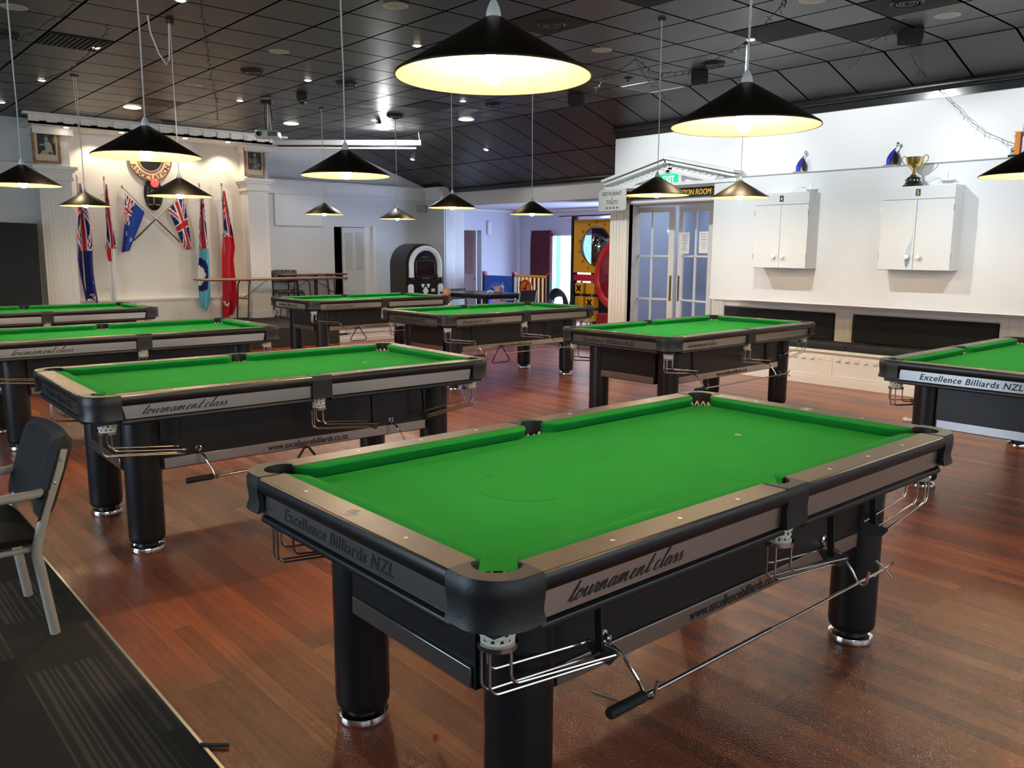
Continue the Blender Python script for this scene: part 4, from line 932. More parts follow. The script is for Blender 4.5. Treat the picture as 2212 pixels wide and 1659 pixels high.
def crossed(kind, lab, pa, pb, cloth_pts, yo):
    y = YA - yo; a = at(*pa, 1, y); c = at(*pb, 1, y)
    t = thing('crossed_flag', lab, 'flag', (a.x, y, min(a.z, c.z)), 0, 'crossed flags on the alcove wall'); o0 = Vector(t.location)
    p = MB(); p.tube([a - o0, c - o0], .010, 8); p.build('pole', mat('dark_pole', (.05, .04, .03), .4), t); MB().ball(a - o0, .018, .018, .03).build('finial', gold, t)
    w = MB(); w.tube([a - o0 + Vector((0, -.002, 0)), (a * .42 + c * .58) - o0 + Vector((0, -.002, 0))], .0115, 8); w.build('pole_sleeve', mat('pale_pole', (.62, .55, .46), .4), t)
    A, B_, D, E_ = [at(q[0], q[1], 1, y - .02) - o0 for q in cloth_pts]     # hoist top, hoist bottom, fly bottom, fly top
    nu, nv = 36, 24; V = []
    for i in range(nu + 1):
        for j in range(nv + 1):
            u = i / nu; v = j / nv; top = A.lerp(E_, u); bot = B_.lerp(D, u); q = top.lerp(bot, v ** (1 + .9 * u)) 
            q = q + Vector((.012 * math.sin(v * 14 + u * 3) * u, -.015 - .03 * math.sin(v * 10 + u * 2) * u, -.10 * math.sin(PI * v) * (1 - u) * 0)); V.append(q)
    b = MB(); b.add(V, [(i * (nv + 1) + j, (i + 1) * (nv + 1) + j, (i + 1) * (nv + 1) + j + 1, i * (nv + 1) + j + 1) for i in range(nu) for j in range(nv)])
    b.mi = [keys.index(flag_col(kind, (i + .5) / nu, (j + .5) / nv)) for i in range(nu) for j in range(nv)]
    o = b.build('flag_cloth', [FM[k] for k in keys], t, angle=180); s = o.modifiers.new('solid', 'SOLIDIFY'); s.thickness = .003
crossed('nzb', 'blue flag with union canton and stars, on the left of the crossed pair', (263, 403), (389, 523), [(270, 418), (312, 458), (281, 541), (264, 545)], .05)
crossed('union', 'union flag on the right of the crossed pair', (403, 408), (289, 520), [(397, 420), (362, 452), (400, 538), (411, 540)], .035)
# ------------------------------------------------------------------ left side and back wall things
p0 = at(-60, 484, 1, 13.6); p1 = at(71, 483, 1, 13.6); zb_ = .30
t = thing('display_board', 'tall dark grey display board leaning against the wall left of the stage', 'board', ((p0.x + p1.x) / 2, 13.5, zb_)); hw = abs(p1.x - p0.x) / 2; hh = p1.z - zb_
b = MB(); b.M = Matrix.Rotation(R(-4), 4, 'X') @ Matrix.Rotation(R(1.5), 4, 'Y'); b.box(-hw, hw, -.02, .02, 0, hh); b.build('panel', fabric, t, bevel=.004)
b = MB(); b.M = Matrix.Rotation(R(-4), 4, 'X') @ Matrix.Rotation(R(1.5), 4, 'Y'); b.box(-hw - .008, hw + .008, -.022, .022, hh, hh + .012); b.box(hw, hw + .008, -.022, .022, 0, hh); b.build('edge_trim', rubber, t, smooth=False)
a = at(594, 420, 1, YB - .03); c = at(697, 485, 1, YB - .03)
t = thing('white_board', 'blank white notice board on the grey wall right of the stage pillar', 'notice board', ((a.x + c.x) / 2, YB - .03, c.z)); hw = (c.x - a.x) / 2; hh = a.z - c.z
MB().box(-hw, hw, -.02, .03, 0, hh).build('panel', white, t, bevel=.003)
b = MB(); b.box(-hw - .015, hw + .015, -.03, .03, -.03, 0); b.box(hw, hw + .02, -.025, .03, 0, hh); b.box(-hw - .02, -hw, -.025, .03, 0, hh); b.box(-hw - .02, hw + .02, -.025, .03, hh, hh + .02); b.build('frame', white, t, smooth=False)
p = at(917, 452, 1, YB - .06); t = thing('alarm_box', 'small grey wall box high beside the corner column', 'alarm', (p.x - .05, YB - .05, p.z - .06))
MB().box(-.10, .06, -.05, .05, 0, .14).build('body', mat('box_grey', (.42, .41, .38), .5), t, bevel=.008); b = MB(); b.M = Matrix.Translation((-.0, -.052, .07)) @ Matrix.Rotation(R(90), 4, 'X'); b.lathe([(.04, 0), (.036, .006), (.0, .008)], (0, 0, 0), 20); b.build('dial', mat('dial_beige', (.55, .54, .48), .5), t)

# jukebox
JX = (at(877, 600, 1, 13.0).x + at(955, 600, 1, 13.0).x) / 2
t = thing('jukebox', 'black arched jukebox with a white light arch beside the corner column', 'jukebox', (JX, 13.0, 0)); jw = .405; jh = 1.60; jr = .405; zc_ = jh - jr
def archp(w, r, zc, z0, n=24): return [(w, z0)] + [(r * math.cos(R(180 * i / n)), zc + r * math.sin(R(180 * i / n))) for i in range(n + 1)] + [(-w, z0)]
def archbox(b, P, y0, y1):
    n = len(P); b.add([(x, y0, z) for x, z in P] + [(x, y1, z) for x, z in P], [list(range(n)), list(range(n, 2 * n))[::-1]] + [(i, (i + 1) % n, n + (i + 1) % n, n + i) for i in range(n)])
b = MB(); archbox(b, archp(jw, jr, zc_, 0), .02, .55); b.build('cabinet', mat('jukebox_grey', (.030, .030, .026), .35), t)
b = MB(); archbox(b, archp(jw - .02, jr - .02, zc_, .02), -.03, .02); b.build('front', mat('black_gloss', (.01, .01, .01), .15), t)
def archstrip(ro, ri, zc, z0, y, zflat=0):
    n = 26; rings = []
    pts = [(0, z0)] + [(a, None) for a in range(0, 181, 7)] + [(180, z0)]
    for a, z in pts:
        if z is not None: s = 1 if a == 0 else -1; o = (s * ro, z); i_ = (s * ri, z)
        else: o = (ro * math.cos(R(a)), zc + ro * math.sin(R(a))); i_ = (ri * math.cos(R(a)), zc + ri * math.sin(R(a)))
        m = ((o[0] + i_[0]) / 2, (o[1] + i_[1]) / 2)
        rings.append([(o[0], y, o[1]), (o[0] * .97 + i_[0] * .03, y - .035, o[1] * .97 + i_[1] * .03), (m[0], y - .06, m[1]), (i_[0] * .97 + o[0] * .03, y - .035, i_[1] * .97 + o[1] * .03), (i_[0], y, i_[1])])
    return MB().loft(rings)
archstrip(.370, .275, zc_, zc_ - .22, -.03).build('light_arch', mat('milky_plastic', (.72, .72, .70), .12), t)
for s in (1, -1):
    b = MB(); P = [(s * .34 + .055 * math.cos(R(k)), .80 + .055 * math.sin(R(k))) for k in range(0, 181, 20)] + [(s * .34 - .055, .15), (s * .34 + .055, .15)]
    archbox(b, P, -.065, -.03); b.build('side_light', mat('milky_plastic', (.72, .72, .70), .12), t)
    MB().box(s * .29 - .045, s * .29 + .045, -.05, -.03, .93, 1.03).build('speaker_grille', mat('dark_glass', (.02, .022, .026), .2), t, smooth=False)
MB().box(-.225, .225, -.055, -.03, .97, 1.30).build('screen', mat('dark_glass', (.02, .022, .026), .2), t, bevel=.012)
MB().box(-.19, .19, -.06, -.055, 1.00, 1.27).build('screen_glass', mat('screen_black', (.006, .006, .006), .08), t, smooth=False)
MB().box(-.08, .08, -.058, -.05, .952, .962).build('nameplate', steel, t, smooth=False); MB().box(-.07, .07, -.035, -.028, 1.345, 1.352).build('nameplate', steel, t, smooth=False)
def diamond(cx, cz, r, P=None):
    P = P or [(cx, cz + r), (cx + r * .8, cz), (cx, cz - r), (cx - r * .8, cz)]; b = MB(); archbox(b, P, -.045, -.03); return b.build('light_panel', mat('milky_plastic', (.72, .72, .70), .12), t, smooth=False)
diamond(0, .72, .085)
for s in (1, -1): diamond(0, 0, 0, [(s * .02, .85), (s * .10, .85), (s * .085, .80), (s * .06, .775)]); diamond(0, 0, 0, [(s * .02, .58), (s * .10, .58), (s * .085, .63), (s * .06, .655)])
MB().box(.135, .215, -.04, -.03, .70, .76).build('coin_slot', mat('label_cream', (.5, .48, .36), .5), t, smooth=False)

# trestle tables and chairs on the stage
def trestle(loc, ln, wd, h, rz, lab, inset=.72):
    t = thing('trestle_table', lab, 'table', loc, rz, 'folding tables on the stage')
    MB().box(-ln / 2, ln / 2, -wd / 2, wd / 2, h - .028, h).build('table_top', wood, t, bevel=.008, seg=2)
    MB().box(-ln / 2 - .003, ln / 2 + .003, -wd / 2 - .003, wd / 2 + .003, h - .024, h - .006).build('edge_band', mat('dark_edge', (.05, .03, .02), .5), t, bevel=.003)
    for s in (1, -1):
        x = s * (ln / 2 - inset); dm = mat('dark_steel_tube', (.055, .045, .04), .35, .6)
        for k in (1, -1):
            y = k * (wd / 2 - .06)
            MB().tube([(x - s * .03, y * .6, h - .034), (x - s * .03, y * .86, h - .036), (x - s * .025, y * .95, h - .05), (x, y, h - .10), (x + s * .04, y, 0)], .0125, 8).build('leg', dm, t)
        b = MB(); b.tube([(x - s * .03, -wd / 2 * .55, h - .034), (x - s * .03, wd / 2 * .55, h - .034)], .0125, 8); b.tube([(x + s * .018, -wd / 2 + .06, h - .33), (x + s * .018, wd / 2 - .06, h - .33)], .009, 8); b.tube([(x + s * .018, 0, h - .33), (x - s * .42, 0, h - .035)], .005, 6)
        b.build('leg_brace', dm, t)
    return t
a = at(446, 604, 1, 13.12); c = at(752, 600, 1, 13.12)
trestle(((a.x + c.x) / 2, 13.40, .30), c.x - a.x, .56, .70, 0, 'long folding trestle table with dark tube legs at the front of the stage')
a = at(600, 597, 1, 13.95); c = at(741, 594, 1, 13.9)
t2 = trestle(((a.x + c.x) / 2, 13.92, .30), (c.x - a.x), .36, .745, 0, 'second narrower wooden table just behind the trestle table', .25)
o = MB().box(-.04, .04, -.03, .03, 0, .03).build('crumpled_napkin', white, bevel=.01, loc=(at(698, 592, 1, 13.9).x, 13.9, 1.045)); tag(o, 'small white scrap lying on the rear wooden table', 'napkin')
patt = vary(mat('mottled_fabric', (.05, .05, .05), .9), (.015, .015, .015), (.20, .18, .15), 28, 2)
def stack_chair(loc, rz, lab, seatm, framem, arms=False, group=None, sc=1.0):
    t = thing('chair', lab, 'chair', loc, rz, group); r = .0115
    MB().box(-.21, .21, -.20, .21, .425, .475).build('seat', seatm, t, bevel=.022, seg=3)
    b = MB(); b.M = Matrix.Translation((0, .225, .70)) @ Matrix.Rotation(R(-8), 4, 'X'); b.box(-.205, .205, -.022, .022, -.10, .12); b.build('backrest', seatm, t, bevel=.018, seg=3)
    for s in (1, -1):
        MB().tube([(s * .215, .255, .80), (s * .215, .235, .62), (s * .215, .20, .45), (s * .215, .24, 0)], r, 8).build('leg', framem, t)
        f = [(s * .215, -.235, 0), (s * .215, -.19, .43)]
        if arms: f += [(s * .225, -.18, .63), (s * .225, -.15, .655), (s * .225, .20, .665)]
        MB().tube(f, r * (1.25 if arms else 1), 8).build('leg', framem, t)
    b = MB(); b.tube([(-.215, -.19, .425), (.215, -.19, .425)], r, 8); b.tube([(-.215, .20, .425), (.215, .20, .425)], r, 8)
    for s in (1, -1): b.tube([(s * .215, -.19, .425), (s * .215, .20, .44)], r, 8)
    b.build('seat_frame', framem, t); return t
bf = mat('black_steel', (.02, .02, .02), .4, .4)
p = at(618, 640, 2, .72); stack_chair((at(612, 650, 1, 13.95).x, 13.72, .30), R(180 + 170), 'black framed chair with mottled back, tucked behind the trestle table', patt, bf)
MB().box(.06, .11, -.02, .02, 0, .715).build('centre_post', mat('dark_edge', (.05, .03, .02), .5), t2, smooth=False)

# ------------------------------------------------------------------ armchair in the left foreground
t = thing('armchair', 'charcoal armchair with pale grey tube frame on the carpet at the left', 'chair', (.40, 3.695, .004))
gt = mat('speckled_grey_tube', (.44, .42, .38), .4); 
wy = .235
for s in (-1, 1):
    y = s * wy
    MB().tube([(.338, y, .725), (.318, y, .65), (.265, y, .50), (.225, y, .36), (.222, y, .33), (.226, y, .30), (.262, y, .0)], .0185, 14).build('leg', gt, t)
    MB().tube([(.300, y, .572), (.22, y, .562), (.05, y, .560), (-.12, y, .558), (-.16, y, .545), (-.175, y, .51), (-.185, y, .30), (-.20, y, .0)], .0175, 14).build('leg', gt, t)
    b = MB()
    for z, x in ((.685, .327), (.60, .300)): b.ball((x, y + s * .019, z), .006, .004, .006, 8, 6)
    b.build('bolt', chrome, t)
b = MB(); b.tube([(.225, -wy, .345), (.225, wy, .345)], .013, 8); b.tube([(-.18, -wy, .345), (-.18, wy, .345)], .013, 8); b.tube([(-.19, -wy + .03, .345), (.225, -wy + .03, .345)], .011, 8); b.tube([(-.19, wy - .03, .345), (.225, wy - .03, .345)], .011, 8); b.build('seat_frame', gt, t)
def pad(rows, cols, f, th, name, m, parent):
    b = MB(); V = []
    for sd in (1, -1):
        for i in range(rows + 1):
            for j in range(cols + 1):
                u = i / rows; v = j / cols; e = (1 - (2 * u - 1) ** 6) * (1 - (2 * v - 1) ** 6); V.append(f(u, v, sd * th * (e ** .35 if e > 0 else 0)))
    n = (rows + 1) * (cols + 1); F_ = []
    for i in range(rows):
        for j in range(cols):
            a = i * (cols + 1) + j; q = (a, a + cols + 1, a + cols + 2, a + 1); F_.append(q); F_.append(tuple(n + k for k in q)[::-1])
    b.add(V, F_); o = b.build(name, m, parent, angle=180)
    bm = bmesh.new(); bm.from_mesh(o.data); bmesh.ops.remove_doubles(bm, verts=bm.verts, dist=1e-5); bm.to_mesh(o.data); bm.free(); return o
def backf(u, v, d):
    z = .46 + v * .315; x = .262 + (z - .46) * .34 - .045 * abs(2 * u - 1) ** 3 + .03; y = (u - .5) * .52
    return (x + d * .93 - .02, y, z - d * .35)
pad(16, 12, backf, .042, 'backrest', fabric, t)
pad(14, 14, lambda u, v, d: (-.215 + v * .46, (u - .5) * .475, .392 + d + .012 * math.sin(PI * v)), .042, 'seat', fabric, t)

# ------------------------------------------------------------------ ceiling fittings
def cp(px, py): return at(px, py, 2, ZC)
# round recessed fittings, unlit
def fitting(kind):
    if kind == 'rim':
        t = thing('recessed_fitting', 'x', 'ceiling light'); MB().lathe([(.055, 0), (.085, -.004), (.100, -.002), (.100, .0), (.055, .0)], (0, 0, 0), 28, False).build('rim', mat('rim_beige', (.42, .39, .35), .4), t)
        MB().lathe([(.0, -.0015), (.06, -.0015)], (0, 0, 0), 24, False).build('diffuser', mat('unlit_diffuser', (.42, .36, .31), .5), t)
    elif kind == 'down':
        t = thing('downlight', 'x', 'ceiling light'); MB().lathe([(.036, -.003), (.052, -.003), (.056, 0), (.036, 0)], (0, 0, 0), 20, False).build('rim', mat('rim_beige', (.42, .39, .35), .4), t)
        MB().lathe([(0, -.010), (.030, -.008), (.036, -.002)], (0, 0, 0), 16, False).build('lens', downm, t)
    elif kind == 'big':
        t = thing('flush_light', 'x', 'ceiling light'); MB().lathe([(.0, -.012), (.08, -.010), (.105, -.004), (.11, 0)], (0, 0, 0), 24, False).build('lens', downm, t)
    return t
protos = {}
def put(kind, px, py, lab, grp, z=None, rz=0):
    if kind not in protos: protos[kind] = o = fitting(kind)
    else: o = dup(protos[kind])
    o.location = cp(px, py) - Vector((0, 0, .0005)); o['label'] = lab; o['group'] = grp; return o
for px, py, lab in ((30, 15, 'round unlit ceiling fitting in the top left corner'), (418, 183, 'round unlit ceiling fitting above the crest board side of the stage'), (603, 111, 'round unlit ceiling fitting above the projector'),
                    (855, 12, 'round unlit ceiling fitting at the top edge left of the largest lamp'), (790, 229, 'small round unlit ceiling fitting above the screen housing'), (1300, 108, 'round unlit ceiling fitting right of the largest lamp'),
                    (2047, 33, 'small round unlit ceiling fitting at the top right'), (1018, 238, 'small round pale ceiling fitting near two lit downlights'), (1755, 0, 'round ceiling fitting cut by the top edge at the right')):
    put('rim', px, py, lab, 'unlit round ceiling fittings')
for px, py, lab in ((208, 103, 'lit downlight beside the slatted grille at the left'), (90, 173, 'lit downlight below the slatted grille'), (4, 221, 'lit downlight at the left edge'), (390, 0, 'lit downlight cut by the top edge'),
                    (518, 217, 'lit downlight left of the projector mount'), (665, 173, 'lit downlight right of the projector mount'), (901, 98, 'lit downlight left of the largest lamp'), (1000, 218, 'lit downlight just below the largest lamp'),
                    (808, 259, 'lit downlight above the screen housing'), (1622, 85, 'lit downlight directly above the second largest lamp')):
    put('down', px, py, lab, 'lit downlights')
for px, py, lab in ((286, 232, 'wide flush light above the alcove cornice'), (629, 267, 'wide flush light right of the projector'), (1007, 258, 'wide flush light below the largest lamp')):
    put('big', px, py, lab, 'wide flush ceiling lights')
for k, (px, py, lab) in enumerate(((891, 344, 'warm downlight in the ceiling slope above the grey gable'), (1050, 323, 'warm downlight in the ceiling slope above the play room opening'))):
    d = Vector((px - CX, -(py - CY), -F)); r = Vector((EX.dot(d), EY.dot(d), EZ.dot(d))); tt = (ZC + SL * XS - CAM.z) / (r.z + SL * r.x)
    o = dup(protos['down']); o.location = CAM + r * tt - Vector((SL, 0, 1)) * .001; o.rotation_euler = (0, math.atan(SL), 0); o['label'] = lab; o['group'] = 'lit downlights'
o = dup(protos['big']); o.location = cp(830, 278) - Vector((0, 0, .001)); o['label'] = 'brilliant white flush light above the right end of the screen housing'; o['group'] = 'wide flush ceiling lights'
for c in kids(o): c.data = c.data.copy(); c.data.materials[0] = downc
# alcove soffit downlights
for k, px, py in ((0, 155, 270), (1, 280, 280), (2, 420, 293), (3, 508, 303)):
    p = at(px, py, 2, 3.20); o = dup(protos['down']); o.location = (p.x, min(max(p.y, 13.6), 14.0), 3.199); o['label'] = ('leftmost', 'second from left', 'third from left', 'rightmost')[k] + ' warm downlight in the alcove soffit'; o['group'] = 'downlights in the alcove soffit'
# dark grilles, speakers and panels
gm = mat('black_grille', (.012, .012, .012), .5)
def grille(x0, x1, y0, y1, lab, slats=True, name='ceiling_grille', m=None):
    t = thing(name, lab, 'vent' if slats else 'ceiling panel', ((x0 + x1) / 2, (y0 + y1) / 2, ZC)); w = (x1 - x0) / 2; h = (y1 - y0) / 2
    MB().box(-w, w, -h, h, -.004, 0).build('panel', m or dark, t, smooth=False)
    if slats:
        b = MB()
        for i in range(12): x = -w + .03 + i * (2 * w - .06) / 11; b.box(x - .008, x + .008, -h + .02, h - .02, -.012, -.004)
        b.build('slats', gm, t, smooth=False)
    return t
gx = lambda k: XS - .551 * k
gy = lambda k: 3.918 + .5637 * k
def cell(px, py, lab, slats, m=None, name='ceiling_grille'):
    p = cp(px, py); i = math.floor((p.x - XS) / .551); j = math.floor((p.y - 3.918) / .5637)
    return grille(XS + i * .551 + .01, XS + (i + 1) * .551 - .01, gy(j) + .01, gy(j + 1) - .01, lab, slats, name, m)
cell(130, 100, 'black slatted air grille in the ceiling at the upper left', True)
cell(330, 226, 'reddish black ceiling tile behind the third lamp cord', False, mat('reddish_black', (.03, .012, .010), .6), 'ceiling_tile')
cell(960, 228, 'flat black ceiling tile left of the cord below the largest lamp', False, None, 'ceiling_tile')
cell(1850, 60, 'missing ceiling tile showing black, upper right', False, None, 'ceiling_tile')  # flat black panel, its colour stands in for the dark of the open cell
cell(1380, 10, 'black ceiling tile at the top edge above the tied cord', False, None, 'ceiling_tile')
cell(1700, 72, 'black ceiling tile beside the downlight over the second largest lamp', False, None, 'ceiling_tile')
cell(1960, 6, 'black ceiling tile cut by the top edge, upper right', False, None, 'ceiling_tile')
cell(1185, 72, 'black ceiling tile behind the top of the largest lamp', False, None, 'ceiling_tile')
t = cell(1425, 186, 'grey access panel with pale frame near the speakers', False, mat('panel_grey', (.16, .16, .155), .5), 'access_panel')
w = .265; b = MB(); b.box(-w, w, -w, -w + .015, -.01, 0); b.box(-w, w, w - .015, w, -.01, 0); b.box(-w, -w + .015, -w, w, -.01, 0); b.box(w - .015, w, -w, w, -.01, 0); b.build('frame', mat('frame_grey', (.35, .35, .34), .4), t, smooth=False)
def cone_speaker(px, py, lab, r=.12):
    t = thing('ceiling_diffuser', lab, 'vent', cp(px, py), 0, 'round black ceiling diffusers'); b = MB(); b.lathe([(r, 0), (r, -.012), (r * .82, -.028), (r * .8, -.012)], (0, 0, 0), 28, False); b.build('housing', gm, t)
    b = MB()
    for q in (.62, .42, .22): b.torus((0, 0, -.018), r * q, .006, 24, 6)
    b.build('rings', mat('satin_black', (.02, .02, .02), .3), t); return t
for px, py, lab in ((10, 74, 'black ceiling diffuser at the left edge'), (545, 153, 'black round ceiling diffuser above the projector'), (748, 179, 'black round ceiling diffuser crossed by a lamp cord'), (1192, 50, 'black ceiling diffuser just right of the largest lamp'),
                    (1541, 137, 'black ceiling diffuser at the end of the fairy lights'), (853, 249, 'small black ceiling diffuser above the screen housing'), (1065, 225, 'dark round ceiling diffuser right of the lamp cord'), (365, 262, 'dark round ceiling diffuser right at the alcove cornice'), (1960, 2, 'black diffuser cut by the top edge')):
    cone_speaker(px, py, lab)
def wedge(px, py, lab):
    p = cp(px, py); t = thing('ceiling_speaker', lab, 'speaker', (p.x, p.y, ZC), R(35), 'wedge shaped black ceiling speakers')
    b = MB(); P = [(-.11, 0), (.11, 0), (.09, -.10), (-.05, -.13), (-.11, -.09)]
    b.add([(x, -.085, z) for x, z in P] + [(x, .085, z) for x, z in P], [list(range(5)), list(range(5, 10))[::-1]] + [(i, (i + 1) % 5, 5 + (i + 1) % 5, 5 + i) for i in range(5)]); b.build('housing', rubber, t, bevel=.006)
    MB().bar((.09, 0, -.002), (.19, 0, -.002), .03, .006).build('bracket', steel, t, smooth=False)
wedge(1512, 156, 'black wedge speaker below the fairy lights'); wedge(1245, 206, 'black wedge speaker right of the largest lamp'); wedge(1967, 66, 'black wedge speaker beside the missing tile at the upper right')
p = cp(652, 203); t = thing('dome_camera', 'black dome camera on the ceiling right of the projector mount', 'camera', p)
MB().lathe([(.062, 0), (.066, -.05), (.055, -.075), (.05, -.075)], (0, 0, 0), 24).build('housing', rubber, t); MB().ball((0, 0, -.078), .048, .048, .055).build('dome', mat('smoked_dome', (.015, .015, .015), .05, coat=1), t)
p = cp(1357, 168); t = thing('sprinkler', 'small black sprinkler head left of the access panel', 'sprinkler', p); MB().lathe([(.05, 0), (.05, -.006), (.012, -.01), (.010, -.035), (.025, -.038), (.0, -.045)], (0, 0, 0), 12).build('head', rubber, t)
p = cp(818, 260); t = thing('smoke_sensor', 'small dark square sensor in front of the brilliant light', 'sensor', p); MB().box(-.03, .03, -.03, .03, -.05, 0).build('body', rubber, t, bevel=.008)
# projector on its drop mount
m = cp(576, 214); pr_ = at(586, 292, 1, m.y); t = thing('projector', 'white projector hanging from a ceiling mount near the alcove', 'projector', (m.x, m.y, pr_.z)); t.rotation_euler = (0, 0, R(-38))
b = MB(); b.box(-.145, .145, -.11, .11, -.045, .045); b.build('body', mat('projector_white', (.62, .62, .62), .35), t, bevel=.02, seg=3)
b = MB(); b.M = Matrix.Translation((-.085, -.11, 0)) @ Matrix.Rotation(R(90), 4, 'X'); b.lathe([(.032, -.005), (.032, .02), (.026, .022), (.022, .005), (0, .003)], (0, 0, 0), 20); b.build('lens', mat('dark_glass', (.02, .022, .026), .2), t)
MB().box(.02, .13, -.114, -.108, -.028, .028).build('vent', mat('grey_plate', (.10, .10, .10), .4, .4), t, smooth=False)
h = ZC - pr_.z
b = MB(); b.tube([(0, 0, .04), (0, 0, h)], .012, 8); b.tube([(.035, .02, .04), (.01, .02, h)], .012, 8); b.box(-.06, .06, -.05, .05, h - .015, h); b.build('drop_mount', steel, t)
MB().box(-.07, .07, -.06, .06, h - .055, h - .014).build('mount_plate', rubber, t, bevel=.006)
b = MB(); b.tube([(.02, .04, .05), (.05, .05, .2), (.03, .03, .38), (.02, .02, h - .02)], .006, 6); b.tube([(-.03, .04, .05), (-.05, .05, .25), (-.02, .03, h - .02)], .006, 6); b.build('cables', rubber, t)
# screen housing
a = at(592, 309, 1, 13.0); zz = a.z; c_ = at(911, 310, 2, zz)
d = Vector((c_.x - a.x, c_.y - a.y, 0)); ln = d.length; t = thing('projection_screen', 'long white projection screen housing hung below the ceiling', 'screen', a + d / 2); t.rotation_euler = (0, 0, math.atan2(d.y, d.x))
MB().box(-ln / 2, ln / 2, -.045, .045, -.035, .05).build('housing', mat('screen_white', (.60, .60, .59), .35), t, bevel=.012, seg=3)
MB().box(-ln / 2 + .05, ln / 2 - .1, -.012, .012, -.055, -.034).build('slot', dark, t, smooth=False); MB().tube([(-ln / 2 + .04, 0, -.075), (ln / 2 - .09, 0, -.075)], .014, 8).build('bottom_bar', white, t)
for s in (1, -1):
    b = MB(); b.tube([(s * (ln / 2 - .03), 0, .05), (s * (ln / 2 - .05), .0, ZC - a.z)], .006, 6); b.box(s * ln / 2 - .008, s * ln / 2 + .008, -.05, .05, -.04, .055); b.build('bracket', steel, t)

# fairy lights strung along the ceiling
def fairy(pts, lab, n=60, drop=.03, m=None, sc=1):
    P = [Vector(p) for p in pts]; t = thing('fairy_lights', lab, 'string lights', P[0], 0, 'fairy light strings'); o0 = P[0]; path = []
    for a, c in zip(P[:-1], P[1:]):
        k = max(6, int((c - a).length / .12))
        for i in range(k): f = i / k; q = a.lerp(c, f); q.z -= drop * (c - a).length * 4 * f * (1 - f); path.append(q - o0 + Vector((random.uniform(-.008, .008), random.uniform(-.008, .008), random.uniform(-.006, .006))))
    path.append(P[-1] - o0); MB().tube(path, .0032, 5).build('wire', m or rubber, t)
    b = MB()
    for i in range(n):
        q = path[int(i * (len(path) - 1) / n)]; e = q + Vector((random.uniform(-.03, .03), random.uniform(-.03, .03), random.uniform(-.05, .01))) * sc; b.tube([q, e], .0025, 4); b.ball(e, .004, n=5, m=4)
    o = b.build('bulbs', m or rubber, t); o['kind'] = 'stuff'; return t
def c2(px, py, dz=.03): return at(px, py, 2, ZC - dz)
fairy([c2(1700, -8), c2(1690, 5), c2(1640, 60), c2(1560, 120), c2(1510, 138)], 'fairy lights running from the top edge past the downlight to a black diffuser', 40)
fairy([c2(1520, 145), c2(1430, 158), c2(1373, 127)], 'sagging fairy lights between two ceiling points right of the largest lamp', 40)
fairy([c2(1373, 127), c2(1310, 160), c2(1250, 225)], 'fairy lights running down left from the tied point', 16)
fairy([c2(1373, 127), c2(1420, 190), at(1465, 228, 0, 8.6), at(1500, 250, 0, 8.7)], 'fairy lights running down right behind the cords to the wall', 22)
fairy([c2(1950, 45), c2(1880, 90), at(1820, 160, 0, 8.5), at(1755, 222, 0, 8.66)], 'fairy lights from the missing tile down to the black cornice', 12)
fairy([c2(1925, 60), c2(1965, 105), at(2000, 168, 0, 8.6)], 'short fairy light string below the wedge speaker at the right', 8)
fairy([at(2030, 195, 0, 8.70), at(2075, 240, 0, 8.70), at(2130, 285, 0, 8.70), at(2200, 312, 0, 8.70)], 'fairy lights draped over the white wall to the column trophy', 12, .03, mat('grey_wire', (.25, .25, .25), .5), .9)
fairy([c2(235, 50), c2(205, 100), c2(110, 163), c2(60, 178), c2(0, 176)], 'fairy lights along a ceiling seam past the slatted grille', 26)
fairy([c2(160, 8), c2(110, 40), c2(50, 75), c2(5, 110)], 'faint fairy lights in the top left corner', 14)
fairy([c2(432, 0), c2(440, 50), c2(452, 130), c2(468, 215), at(470, 260, 1, 13.3)], 'fairy lights dangling down towards the alcove cornice', 40)
fairy([c2(1200, 250), c2(1120, 310), c2(1000, 365)], 'thin line of fairy lights crossing the black slope', 16, .02)

# ------------------------------------------------------------------ play room
YP = 14.15; XPR = 12.60; ZP = 2.36
b = MB(); pd0, pd1 = at(998, 500, 1, YP).x, at(1040, 500, 1, YP).x; PDZ = at(1020, 497, 1, YP).z
b.box(10.2, pd0, YP, YP + .15, 0, 2.45); b.box(pd1, 12.8, YP, YP + .15, 0, 2.45); b.box(pd0, pd1, YP, YP + .15, PDZ, 2.45); b.box(pd0 - .3, pd1 + .3, YP + .3, YP + .35, 0, 2.4)
struct(b.build('wall_playroom', bluewall, smooth=False))
wl, wr = at(1188, 560, 0, XPR).y, 8.3; wt = at(1210, 504, 0, XPR).z
b = MB(); b.box(XPR, XPR + .15, wl, YP, 0, 2.45); b.box(XPR, XPR + .15, 7.2, wl, wt, 2.45); b.box(XPR, XPR + .15, 7.2, wr, 0, wt); b.box(10.45, XPR, 7.2, 7.35, 0, 2.45)
struct(b.build('wall_window', bluewall, smooth=False))
struct(MB().box(XB + .2, XPR + .1, 7.2, YP + .1, ZP, ZP + .08).build('ceiling', bluewall, smooth=False))
b = MB(); b.box(XB + .05, pd0 - .03, YP - .02, YP, .80, .875); b.box(XB + .05, pd0 - .0, YP - .05, YP, .875, .90); b.box(pd1 + .04, XPR, YP - .02, YP, .80, .875); b.box(pd1 + .04, XPR, YP - .05, YP, .875, .90); b.box(XPR - .02, XPR, wl + .1, YP, .80, .9)
struct(b.build('trim_17', whiteg, smooth=False))
b = MB(); b.box(XB + .05, pd0 - .03, YP - .012, YP, 0, .80); b.box(pd1 + .04, XPR, YP - .012, YP, 0, .80); b.box(XPR - .012, XPR, wl + .1, YP, 0, .80); struct(b.build('trim_18', pink, smooth=False))
